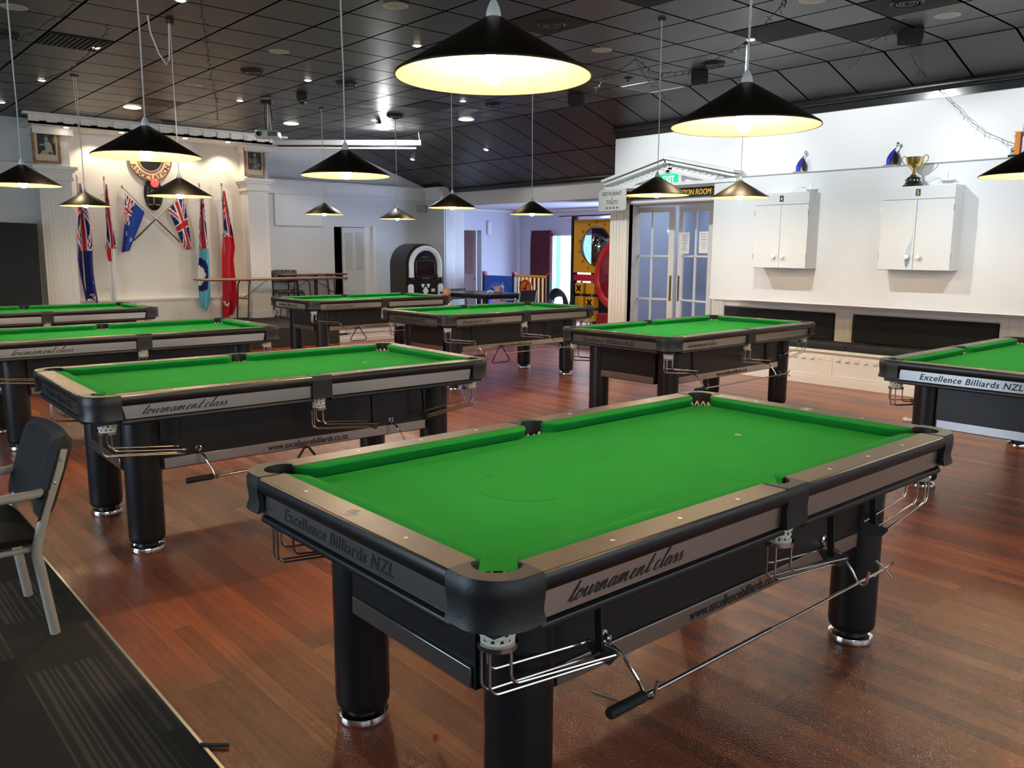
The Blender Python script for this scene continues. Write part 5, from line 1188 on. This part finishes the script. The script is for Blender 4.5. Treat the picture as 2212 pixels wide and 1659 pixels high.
b = MB(); b.box(XB + .1, XPR, YP - .06, YP, ZP - .06, ZP); b.box(XPR - .06, XPR, 7.3, YP, ZP - .06, ZP); struct(b.build('trim_19', whiteg, bevel=.02))
d = struct(MB().box(pd0 + .01, pd1 - .16, YP + .01, YP + .05, .01, PDZ - .01).build('door_4', brown, bevel=.002)); lw = pd1 - pd0 - .17
b = MB()
for i in range(44): b.bar((pd0 + .08, YP + .006, .99 + i * .0205), (pd0 + lw - .05, YP + .006, .99 + i * .0205), .012, .008, (0, .5, 1))
b.build('louvre_panel', mat('brown_louvre', (.20, .085, .075), .5), d, smooth=False); MB().ball((pd1 - .12 - .06, YP - .03, .885), .018).build('door_handle', chrome, d); MB().box(pd1 - .15, pd1 - .13, YP + .0, YP + .03, 0, PDZ).build('door_jamb', whiteg, d, smooth=False)
p = at(1057, 493, 1, YP - .03); t = thing('wall_light', 'white strip fitting on the play room wall', 'wall light', (p.x, YP - .03, p.z - .12)); MB().box(-.05, .05, -.03, .03, -.02, .27).build('cover', whiteg, t, bevel=.02, seg=3)
p = at(990, 545, 1, YP); t = thing('light_switch', 'white switch plate left of the brown louvred door', 'switch', (p.x, YP - .008, p.z - .05)); MB().box(-.035, .035, -.006, .008, 0, .12).build('plate', whiteg, t, bevel=.003); MB().box(-.012, .012, -.012, -.006, .03, .06).build('rocker', whiteg, t, bevel=.002)
# window frame and outside
b = MB(); b.box(XPR + .02, XPR + .08, wl - .05, wl, 0, wt); b.box(XPR + .02, XPR + .08, wr, wl, wt - .05, wt); b.box(XPR + .02, XPR + .08, wr, wl, 0, .06)
for y in (10.9, 9.6): b.box(XPR + .02, XPR + .08, y - .03, y + .03, 0, wt)
w_ = struct(b.build('window_1', whiteg, smooth=False)); MB().box(XPR + .045, XPR + .05, wr, wl, .05, wt - .05).build('glass_panes', pane, w_, smooth=False)
struct(MB().box(XPR, 40, -6, 30, -.15, -.10).build('ground', mat('pale_paving', (.6, .62, .62), .8), smooth=False))
p = at(1206, 540, 0, 22); tag(MB().box(-.06, .06, -.06, .06, 0, 4.2).build('verandah_post', mat('pale_blue_post', (.25, .5, .6), .6), loc=(22, p.y, -.1)), 'thin pale post outside seen through the bright window', 'post')
# curtain
ca, cb = at(1147, 560, 0, XPR - .12).y, at(1190, 560, 0, XPR - .12).y; ctz = at(1165, 498, 0, XPR - .12).z; n = 60; rings = []
for z in (.06, .5, 1.0, 1.5, ctz - .12, ctz - .10, ctz):
    f = 1 - z / ctz; rings.append([(XPR - .12 + (.035 if z < ctz - .11 else .018) * math.sin(i * 1.05 + .4 * math.sin(z * 3)), ca + (cb - ca) * (i / n) + (.06 * f * (1 - i / n)), z) for i in range(n + 1)])
b = MB().loft(rings, False, False); o = b.build('curtain', curt, angle=180); s = o.modifiers.new('solid', 'SOLIDIFY'); s.thickness = .006; tag(origin_to(o, (XPR - .12, (ca + cb) / 2, .06)), 'plum coloured pleated curtain left of the bright window', 'curtain')
# play frame with the bubble window
XF = 11.0
def fy(px): return at(px, 580, 0, XF).y
def fzz(py, px=1240): return at(px, py, 0, XF).z
y0_, y1_ = fy(1240), fy(1240) - 1.25
t = thing('climbing_tower', 'tall play frame with a yellow bubble window panel, red tube mouth and game blocks', 'play structure', (XF, (y0_ + y1_) / 2, 0)); oy = t.location.y
zt_ = fzz(470); yt, yb_ = fzz(476), fzz(588)
for y in (y0_, y1_):
    MB().box(-.05, .05, y - oy - .045, y - oy + .045, 0, zt_).build('post', navyp, t, bevel=.01)
MB().box(-.35, .55, y1_ - oy - .1, y0_ - oy + .06, zt_, zt_ + .02).build('roof', mat('dark_red_roof', (.16, .01, .02), .3), t, bevel=.004)
pc = (y0_ + y1_) / 2 - oy + .03; b = MB(); n = 40; yw = (y0_ - y1_) / 2 - .04; zc2 = (yt + yb_) / 2; zh = (yt - yb_) / 2
def sq(k, n):
    a = 2 * PI * k / n; c, s = math.cos(a), math.sin(a); m = max(abs(c), abs(s)); return c / m, s / m
rb = min(yw, zh) * .76
outer_ = [(pc + sq(k, n)[0] * yw, zc2 + sq(k, n)[1] * zh) for k in range(n)]; inn = [(pc + rb * math.cos(2 * PI * k / n), zc2 + rb * math.sin(2 * PI * k / n)) for k in range(n)]
b.loft([[(x, y, z) for y, z in q_] for x, q_ in ((-.05, outer_), (-.05, inn), (-.01, inn), (-.01, outer_), (-.05, outer_))], True, False); pn = b.build('window_panel', yel, t, angle=30)
for k in range(14): a = 2 * PI * (k + .5) / 14; MB().ball((-.055, pc + (rb + .065) * math.cos(a), zc2 + (rb + .065) * math.sin(a)), .016, .026, .026, 10, 6).build('rivet', mat('orange_rivet', (.75, .10, .01), .35), pn)
b = MB(); b.M = Matrix.Translation((-.03, pc, zc2)) @ Matrix.Rotation(R(-90), 4, 'Y'); b.lathe([(rb, 0), (rb * .93, .07), (rb * .75, .15), (rb * .45, .21), (0, .235)], (0, 0, 0), 32, False); b.build('bubble', bubble, pn)
MB().box(-.04, .04, y1_ - oy, y0_ - oy, fzz(606), fzz(592)).build('rail', red, t, bevel=.008)
MB().box(.45, .50, y1_ - oy, y0_ - oy, .1, 1.9).build('back_panel', navyp, t, smooth=False)
MB().box(.0, .04, y1_ - oy, y0_ - oy - .05, fzz(640), fzz(612)).build('lower_panel', navyp, t, smooth=False)
for i in range(2):
    for j in range(3):
        zz = .22 + j * .245; yy_ = y0_ - oy - .22 - i * .27
        o = MB().box(-.09, .05, yy_ - .105, yy_ + .105, zz, zz + .20).build('game_block', yel, t, bevel=.02, seg=3)
        if (i + j) % 2 == 0:
            x_ = MB(); x_.bar((-.094, yy_ - .05, zz + .05), (-.094, yy_ + .05, zz + .15), .035, .008, (1, 0, 0)); x_.bar((-.094, yy_ + .05, zz + .05), (-.094, yy_ - .05, zz + .15), .035, .008, (1, 0, 0)); x_.build('cross_mark', ink, o)
b = MB()
for i in range(2): b.tube([(-.02, y0_ - oy - .22 - i * .27, .1), (-.02, y0_ - oy - .22 - i * .27, .95)], .02, 8)
b.build('block_rod', steel, t)
# red tube mouth in front
rp = at(1316, 596, 0, XF - .5); ry = rp.y - .15; t = thing('crawl_tube', 'big red plastic tube mouth with a dark round window', 'play structure', (XF - .5, ry, .35)); rz_ = rp.z - .35
b = MB(); n = 36
def rr_(k, s): a = 2 * PI * k / n; e = 1 + .10 * max(0, math.sin(a)) ** 3; return (s * math.cos(a) * (1 if math.sin(a) < 0 else .97), rz_ + s * e * 1.22 * math.sin(a))
S0 = .47
b.loft([[(x,) + rr_(k, s) for k in range(n)] for x, s in ((.35, S0 * .96), (-.02, S0), (-.06, S0 * .94), (-.07, S0 * .78), (-.05, S0 * .72), (.30, S0 * .70))], True, False); o = b.build('tube_shell', red, t, angle=40)
for k in range(14): y, z = rr_(k * n / 14, S0 * .83); MB().ball((-.07, y, z), .014, .022, .022, 8, 6).build('rivet', red, o)
b = MB(); b.add([(-.045,) + rr_(k, S0 * .73) for k in range(n)] + [(-.16, 0, rz_)], [(k, (k + 1) % n, n) for k in range(n)]); b.build('bubble', redpane, o)
b = MB(); b.box(-.02, .30, -.42, .42, -.35, .08); b.build('foot', mat('dark_red_plastic', (.30, .01, .02), .4), t, bevel=.03)
# blue arch panel and yellow barrier
XL_ = 10.9
def play_low():
    ya = at(1047, 600, 0, XL_).y; yb = at(1111, 600, 0, XL_).y; yc = at(1187, 600, 0, XL_).y; z1 = at(1047, 592, 0, XL_).z
    t = thing('play_wall', 'low blue panel with a crawl arch', 'play structure', (XL_, (ya + yb) / 2, 0)); o = t.location.y; w = (ya - yb) / 2 - .03
    n = 20; A = [(w, 0)] + [(w, z1), (-w, z1), (-w, 0)]; r = .30; pts = [(w, .0), (w, z1 - .02), (-w, z1 - .02), (-w, 0), (-r, 0)] + [(-r * math.cos(R(180 * i / n)), .40 + .33 * math.sin(R(180 * i / n))) for i in range(n + 1)] + [(r, 0)]
    b = MB(); m_ = len(pts); b.add([(-.03, y, z) for y, z in pts] + [(.03, y, z) for y, z in pts], [list(range(m_)), list(range(m_, 2 * m_))[::-1]] + [(i, (i + 1) % m_, m_ + (i + 1) % m_, m_ + i) for i in range(m_)]); pn = b.build('arch_panel', blu, t, angle=30)
    b = MB(); b.tube([(-.03, -(r + .05) * math.cos(R(180 * i / n)), .40 + .40 * math.sin(R(180 * i / n))) for i in range(n + 1)], .055, 8); b.tube([(-.03, r + .05, .4), (-.03, r + .05, 0)], .055, 8); b.tube([(-.03, -r - .05, .4), (-.03, -r - .05, 0)], .055, 8)
    for z in (.45, .62): b.box(-.038, -.03, -w, -r - .12, z, z + .015); b.box(-.038, -.03, r + .12, w, z, z + .015)
    b.build('arch_moulding', mat('blue_plastic_light', (.03, .17, .80), .35), pn)
    for y in (ya - o, yb - o): MB().box(-.04, .04, y - .035, y + .035, 0, z1 + .02).build('post', navyp, t, bevel=.006); MB().box(-.045, .045, y - .04, y + .04, z1 + .02, z1 + .06).build('post_cap', red, t, bevel=.012)
    t = thing('play_barrier', 'yellow bar fence with a toy steering wheel', 'play structure', (XL_, (yb + yc) / 2, 0)); o = t.location.y; w = (yb - yc) / 2
    for z in (.14, z1 - .01): MB().tube([(0, -w + .04, z), (0, w - .06, z)], .026, 8).build('rail', yel, t)
    for k in range(8): y = w - .12 - k * (2 * w - .2) / 7; MB().tube([(0, y, .14), (0, y, z1)], .018, 8).build('bar', mat('pale_yellow_plastic', (.85, .55, .14), .35), t)
    MB().box(-.04, .04, -w - .035, -w + .035, 0, z1 + .02).build('post', navyp, t, bevel=.006); MB().box(-.045, .045, -w - .04, -w + .04, z1 + .02, z1 + .06).build('post_cap', red, t, bevel=.012)
    wy_ = w * .18; b = MB(); b.M = Matrix.Translation((-.05, wy_, z1 - .24)) @ Matrix.Rotation(R(-90), 4, 'Y'); b.lathe([(.17, 0), (.17, .02), (.16, .03), (0, .03)], (0, 0, 0), 28); dd = b.build('wheel_disc', mat('orange_plastic', (.80, .25, .02), .35), t)
    b = MB(); b.M = Matrix.Translation((-.085, wy_, z1 - .24)) @ Matrix.Rotation(R(-90), 4, 'Y'); b.torus((0, 0, 0), .155, .012, 28, 8); b.ball((0, 0, .0), .035)
    for a in (90, 210, 330): b.tube([(0, 0, 0), (.15 * math.sin(R(a - 90)), .15 * math.cos(R(a - 90)) , 0)], .010, 6)
    b.build('steering_wheel', mat('dark_red_plastic', (.30, .01, .02), .4), dd)
play_low()
o = MB().box(-.3, .3, -.35, .35, 0, .42).build('ball_pit_box', mat('dark_red_plastic', (.30, .01, .02), .4), bevel=.04, seg=3, loc=(XL_ + .6, at(1195, 650, 0, XL_ + .6).y, 0)); tag(o, 'low dark red plastic box behind the yellow fence', 'play box')
o = MB(); o.ball((0, 0, .08), .20, .28, .16); o.box(-.15, .15, -.3, .3, 0, .3); o = o.build('ball_pit_cushion', blu, loc=(XL_ + .45, at(1145, 650, 0, XL_ + .45).y, 0.10)); tag(o, 'blue padded play cushion behind the yellow fence', 'cushion')
# pushchair hood by the window
t = thing('pushchair', 'grey rounded pushchair hood in front of the bright window', 'pushchair', (10.6, at(1209, 640, 0, 10.6).y, 0)); t.rotation_euler = (0, 0, R(20))
b = MB(); rings = []
for i in range(8):
    a = R(-10 + i * 17); rings.append([(-.15 + .28 * math.sin(a) * .6 + .0, .17 * math.cos(R(k * 18)) , .50 + .32 * math.sin(R(k * 18)) * math.cos(a * .55)) for k in range(11)])
b.loft(rings, False, False); o = b.build('hood', mat('slate_fabric', (.07, .10, .14), .7), t, angle=60); s = o.modifiers.new('solid', 'SOLIDIFY'); s.thickness = .012
MB().box(-.18, .18, -.16, .16, .35, .48).build('seat', mat('slate_fabric', (.07, .10, .14), .7), t, bevel=.04, seg=3)
for s in (1, -1):
    MB().tube([(-.2, s * .17, .06), (.2, s * .17, .75)], .012, 8).build('frame_tube', bf, t); b = MB(); b.M = Matrix.Translation((-.22, s * .19, .09)) @ Matrix.Rotation(R(90), 4, 'X'); b.torus((0, 0, 0), .075, .015, 18, 6); b.lathe([(.02, -.01), (.02, .01)]); b.build('wheel', rubber, t)

# table by the opening, with meal things
f = at(1050.4, 637, 2, .74); TX0, TY0 = f.x, f.y; tw, tl = .90, 1.32
t = thing('dining_table', 'black square cornered dining table beside the play room opening', 'table', (TX0 + tw / 2, TY0 + tl / 2, 0)); bt = mat('black_table_top', (.018, .02, .026), .28)
MB().box(-tw / 2, tw / 2, -tl / 2, tl / 2, .705, .74).build('table_top', bt, t, bevel=.004); MB().box(-tw / 2 + .04, tw / 2 - .04, -tl / 2 + .04, tl / 2 - .04, .66, .705).build('table_apron', rubber, t, smooth=False)
for sx in (1, -1):
    for sy in (1, -1): MB().box(sx * (tw / 2 - .08) - .03, sx * (tw / 2 - .08) + .03, sy * (tl / 2 - .1) - .03, sy * (tl / 2 - .1) + .03, 0, .66).build('leg', rubber, t, bevel=.004)
def tp(px, py): p = at(px, py, 2, .7405); p.x = min(max(p.x, TX0 + .08), TX0 + tw - .14); p.y = min(max(p.y, TY0 + .08), TY0 + tl - .1); return p
p = tp(1083, 634); t = thing('drinking_glass', 'tall glass of pink drink with a straw on the black table', 'glass', p); 
MB().lathe([(.028, 0), (.036, .15), (.034, .15), (.026, .006)], (0, 0, 0), 20, False).build('glass_wall', pane_mat('glass_wall', (.9, .92, .94), .12), t); MB().lathe([(.026, .006), (.032, .105)], (0, 0, 0), 20).build('drink', mat('pink_drink', (.55, .14, .12), .2), t); MB().tube([(.0, .01, .01), (.015, -.02, .20)], .004, 6).build('straw', white, t)
p = tp(1104, 630); t = thing('bowl', 'cream bowl of food on the black table', 'bowl', p + Vector((0, 0, .014)))
MB().lathe([(.045, 0), (.05, .012), (.09, .05), (.115, .085), (.110, .085), (.085, .05), (.0, .03)], (0, 0, 0), 28, False).build('bowl_shell', mat('cream_china', (.70, .62, .50), .3), t); MB().ball((.01, .01, .078), .085, .075, .025).build('food', mat('crust_food', (.55, .28, .12), .7), t)
o = MB().lathe([(.0, 0), (.07, 0), (.13, .012), (.132, .014), (.07, .005), (0, .005)], (0, 0, 0), 32, False).build('plate', mat('white_china', (.75, .75, .75), .25)); o.location = p; tag(o, 'white plate under the cream bowl', 'plate')
p = tp(1058, 634); b = MB(); random.seed(3)
for i in range(7): b.ball((random.uniform(-.04, .05), random.uniform(-.03, .03), random.uniform(.018, .05)), random.uniform(.012, .028), random.uniform(.015, .03), random.uniform(.012, .022), 7, 5)
o = b.build('crumpled_napkin', mat('napkin_white', (.78, .80, .84), .8), smooth=False); o.location = p; tag(o, 'crumpled white napkin on the black table', 'napkin')
p = at(1128, 668, 2, 0); sv = mat('silver_tube', (.50, .50, .50), .3, .8)
stack_chair((TX0 + tw * .55, TY0 - .22, 0), R(188), 'black chair with silver arms at the near side of the black table', mat('black_seat', (.014, .014, .016), .6), sv, True, 'chairs at the black table')
cfar = stack_chair((9.80, 12.62, 0), R(4), 'dark mottled chair on the far side of the black table, right of the toddler', patt, bf, False, 'chairs at the black table')

cfar.scale = (.92, .92, .92)
# toddler beside the black table
def skinned(name, verts, edges, radii, m, parent, sub=2):
    me = bpy.data.meshes.new(name); me.from_pydata(verts, edges, []); o = bpy.data.objects.new(name, me); C.objects.link(o); o.parent = parent; me.materials.append(m)
    s = o.modifiers.new('skin', 'SKIN'); s.use_smooth_shade = True
    for i, r in enumerate(radii): d = me.skin_vertices[0].data[i]; d.radius = (r, r) if isinstance(r, (int, float)) else r
    me.skin_vertices[0].data[0].use_root = True; sb = o.modifiers.new('sub', 'SUBSURF'); sb.levels = sub; sb.render_levels = sub; return o
hp = at(965, 633, 1, 11.9); t = thing('person', 'fair haired toddler in a white top standing beside the black table', 'person', (hp.x, hp.y, 0)); t.rotation_euler = (0, 0, R(-60)); s = hp.z / .80
V = [(0, 0, .40), (0, 0, .50), (0, -.005, .60), (0, 0, .655), (0, 0, .70), (.075, 0, .615), (.12, -.05, .53), (.12, -.14, .50), (.12, -.175, .50), (-.075, 0, .615), (-.12, -.05, .53), (-.12, -.14, .49), (-.12, -.175, .49), (.055, 0, .36), (.06, -.02, .20), (.06, 0, .04), (.06, -.07, .02), (-.055, 0, .36), (-.06, -.02, .20), (-.06, 0, .04), (-.06, -.07, .02)]
Ed = [(0, 1), (1, 2), (2, 3), (3, 4), (2, 5), (5, 6), (6, 7), (7, 8), (2, 9), (9, 10), (10, 11), (11, 12), (0, 13), (13, 14), (14, 15), (15, 16), (0, 17), (17, 18), (18, 19), (19, 20)]
rad = [.085, .082, .078, .04, .04, .036, .028, .022, .018, .036, .028, .022, .018, .055, .042, .032, .022, .055, .042, .032, .022]
body = skinned('body', [tuple(c * s for c in v) for v in V], Ed, [r * s for r in rad], skin, t)
b = MB(); b.ball((0, 0, 0), .078, .086, .096, 24, 16)
for i, v in enumerate(b.v):
    f = max(0, -v.y / .086); v.y += .006 * f * (1 if v.z < -.04 else 0); v.x *= 1 - .16 * max(0, -v.z / .096)
b.ball((0, -.086, -.012), .010, .014, .012, 8, 6)
for q in (1, -1): b.ball((q * .078, .005, -.005), .012, .018, .024, 8, 6); b.ball((q * .034, -.068, -.035), .026, .022, .024, 10, 8)
hd = b.build('head', skin, t); hd.location = (0, -.008, .80 * s); hd.scale = (s,) * 3
b = MB()
for q in (1, -1): b.ball((q * .030, -.076, .010), .011, .007, .009, 10, 8)
b.build('eyes', mat('eye_dark', (.03, .03, .04), .2), hd); MB().ball((0, -.082, -.044), .018, .006, .005, 10, 6).build('mouth', mat('lip', (.50, .14, .12), .5), hd)
b = MB(); b.ball((0, .010, .012), .083, .088, .094, 24, 14); b.v = [Vector((v.x, v.y if not (v.y < -.02 and v.z < .045) else v.y * .55, v.z if v.z > -.05 else -.05)) for v in b.v]; b.build('hair', mat('fair_hair', (.50, .27, .13), .7), hd)
sh = skinned('white_top', [tuple(c * s for c in v) for v in ((0, 0, .36), (0, 0, .48), (0, 0, .605), (.085, 0, .605), (.12, -.03, .55), (-.085, 0, .605), (-.12, -.03, .55))], [(0, 1), (1, 2), (2, 3), (3, 4), (2, 5), (5, 6)], [r * s for r in (.100, .096, .080, .046, .040, .046, .040)], mat('white_cotton', (.75, .74, .74), .8), t)
for q in (1, -1):
    Vh = []; Eh = []; Rh = []
    base = Vector((q * .12, -.185, .495)); Vh.append(tuple(base * s)); Rh.append(.016 * s)
    for k in range(4):
        x = base.x + (k - 1.5) * .009; l = (.028, .034, .031, .024)[k]; i0 = len(Vh)
        Vh += [tuple(Vector((x, base.y - .018, base.z)) * s), tuple(Vector((x, base.y - .018 - l * .6, base.z - .006)) * s), tuple(Vector((x, base.y - .018 - l, base.z - .016)) * s)]; Rh += [.0055 * s, .005 * s, .004 * s]; Eh += [(0, i0), (i0, i0 + 1), (i0 + 1, i0 + 2)]
    i0 = len(Vh); Vh += [tuple(Vector((base.x - q * .016, base.y - .008, base.z)) * s), tuple(Vector((base.x - q * .022, base.y - .024, base.z - .006)) * s)]; Rh += [.0055 * s, .0045 * s]; Eh += [(0, i0), (i0, i0 + 1)]
    skinned('hand', Vh, Eh, Rh, skin, t, 1)
# grey mat at the opening and litter on the floor
tag(MB().box(9.14, 10.1, 8.45, 9.72, .0, .012).build('floor_mat', mat('grey_mat', (.055, .06, .065), .9), bevel=.003), 'dark grey floor mat at the play room opening', 'mat')
p = at(940, 1594, 2, 0); b = MB(); b.v = []; b.ball((0, 0, .007), .009, .006, .007, 8, 6); o = b.build('red_scrap', mat('red_scrap', (.60, .02, .03), .6), smooth=False); o.location = p; tag(o, 'tiny red scrap on the floor under the nearest table', 'scrap')
p = at(432, 1612, 2, .004); q = at(494, 1613, 2, .004); b = MB(); pp = [Vector((0, 0, .006))]
d = q - p; b.bar((0, 0, .006), (d.x * .3, d.y * .3, .004), .012, .006); b.bar((d.x * .3, d.y * .3, .004), (d.x, d.y, .005), .010, .008); o = b.build('carpet_scrap', rubber, smooth=False); o.location = p; tag(o, 'dark strip of carpet scrap at the carpet edge', 'scrap')
p = at(1278, 1494, 2, 0); q = at(1392, 1531, 2, 0); d = q - p; b = MB(); b.bar((0, 0, .0015), (d.x, d.y, .0015), .004, .003); o = b.build('straw', mat('straw_grey', (.36, .30, .26), .6), smooth=False); o.location = p; tag(o, 'thin pale stick on the boards below the grip of the nearest rest', 'stick')
p = at(1962, 912, 2, 0); b = MB()
for i in range(5): b.ball((random.uniform(-.05, .05), random.uniform(-.04, .04), .02), .03, .025, .02, 7, 5)
o = b.build('crumpled_napkin', mat('napkin_white', (.78, .80, .84), .8), smooth=False); o.location = (p.x, p.y, 0); tag(o, 'crumpled white tissue on the floor by the leg of the right edge table', 'napkin')

# ------------------------------------------------------------------ light
def area(name, loc, rot, sx, sy, e, col):
    l = bpy.data.lights.new(name, 'AREA'); l.shape = 'RECTANGLE'; l.size = sx; l.size_y = sy; l.energy = e; l.color = col
    o = bpy.data.objects.new(name, l); C.objects.link(o); o.location = loc; o.rotation_euler = rot; return o
# daylight fill added for the room, from unseen windows behind the camera
for i, x in enumerate((-2.9, .85, 4.75)): area('daylight', (x, Y0R + .02, 1.75), (R(-90), 0, 0), 2.6, 1.4, 160, (.88, .93, 1))
area('daylight', (X0 + .05, 5.5, 1.2), (0, R(-90), 0), 2.1, 3.6, 170, (.66, .82, 1))
# daylight entering the play room
area('daylight', (XPR + .3, 10.2, 1.1), (0, R(90), 0), 1.9, 3.6, 260, (.50, .66, 1))
# ceiling spots washing the white wall and the lockers
for (x, y) in ((6.6, 6.6), (6.6, 4.5), (6.6, 2.2), (6.6, -.5)):
    d = Vector((XW - x, 0, 2.05 - ZC)); e = d.to_track_quat('-Z', 'Y').to_euler(); lampo('wall_washer', 'SPOT', 122, (.93, .97, 1), (x, y, ZC - .05), size=.03, spot=84, blend=.6, rot=e)
# alcove spots
for x in (3.75, 4.35, 5.1, 5.75): lampo('alcove_spot', 'SPOT', 17, (1, .82, .60), (x, 13.85, 3.17), size=.03, spot=110, blend=.6, rot=(R(8), 0, 0))
# downlights' own light, plus two beams without a fitting added to brighten the floor
for px, py in ((1622, 85), (1700, 40), (1480, 130), (208, 103), (390, 0), (518, 217), (665, 173), (901, 98), (1000, 218), (1007, 258), (629, 267), (286, 232), (90, 173)):
    p = cp(px, py); lampo('downlight_or_fill_beam', 'SPOT', 42, (1, .88, .70), (p.x, p.y, ZC - .03), size=.04, spot=100, blend=.7)
p = cp(830, 278); lampo('bright_light', 'POINT', 45, (1, 1, 1), (p.x, p.y, ZC - .10), size=.05)
area('passage_fill', (XW + 1.4, 6.5, 2.28), (0, 0, 0), 1.2, 3, 30, (.8, .88, 1))  # bluish lamp added to light the room behind the doors, no fitting modelled
w = bpy.data.worlds.new('sky'); bpy.context.scene.world = w; w.use_nodes = True; w.node_tree.nodes['Background'].inputs[0].default_value = (.80, .92, 1, 1); w.node_tree.nodes['Background'].inputs[1].default_value = 2.6
sc = bpy.context.scene; sc.view_settings.view_transform = 'Standard'; sc.view_settings.look = 'None'; sc.view_settings.exposure = .5; sc.view_settings.gamma = 1
for o in bpy.data.objects:
    if o.type == 'LIGHT': o['kind'] = 'helper'
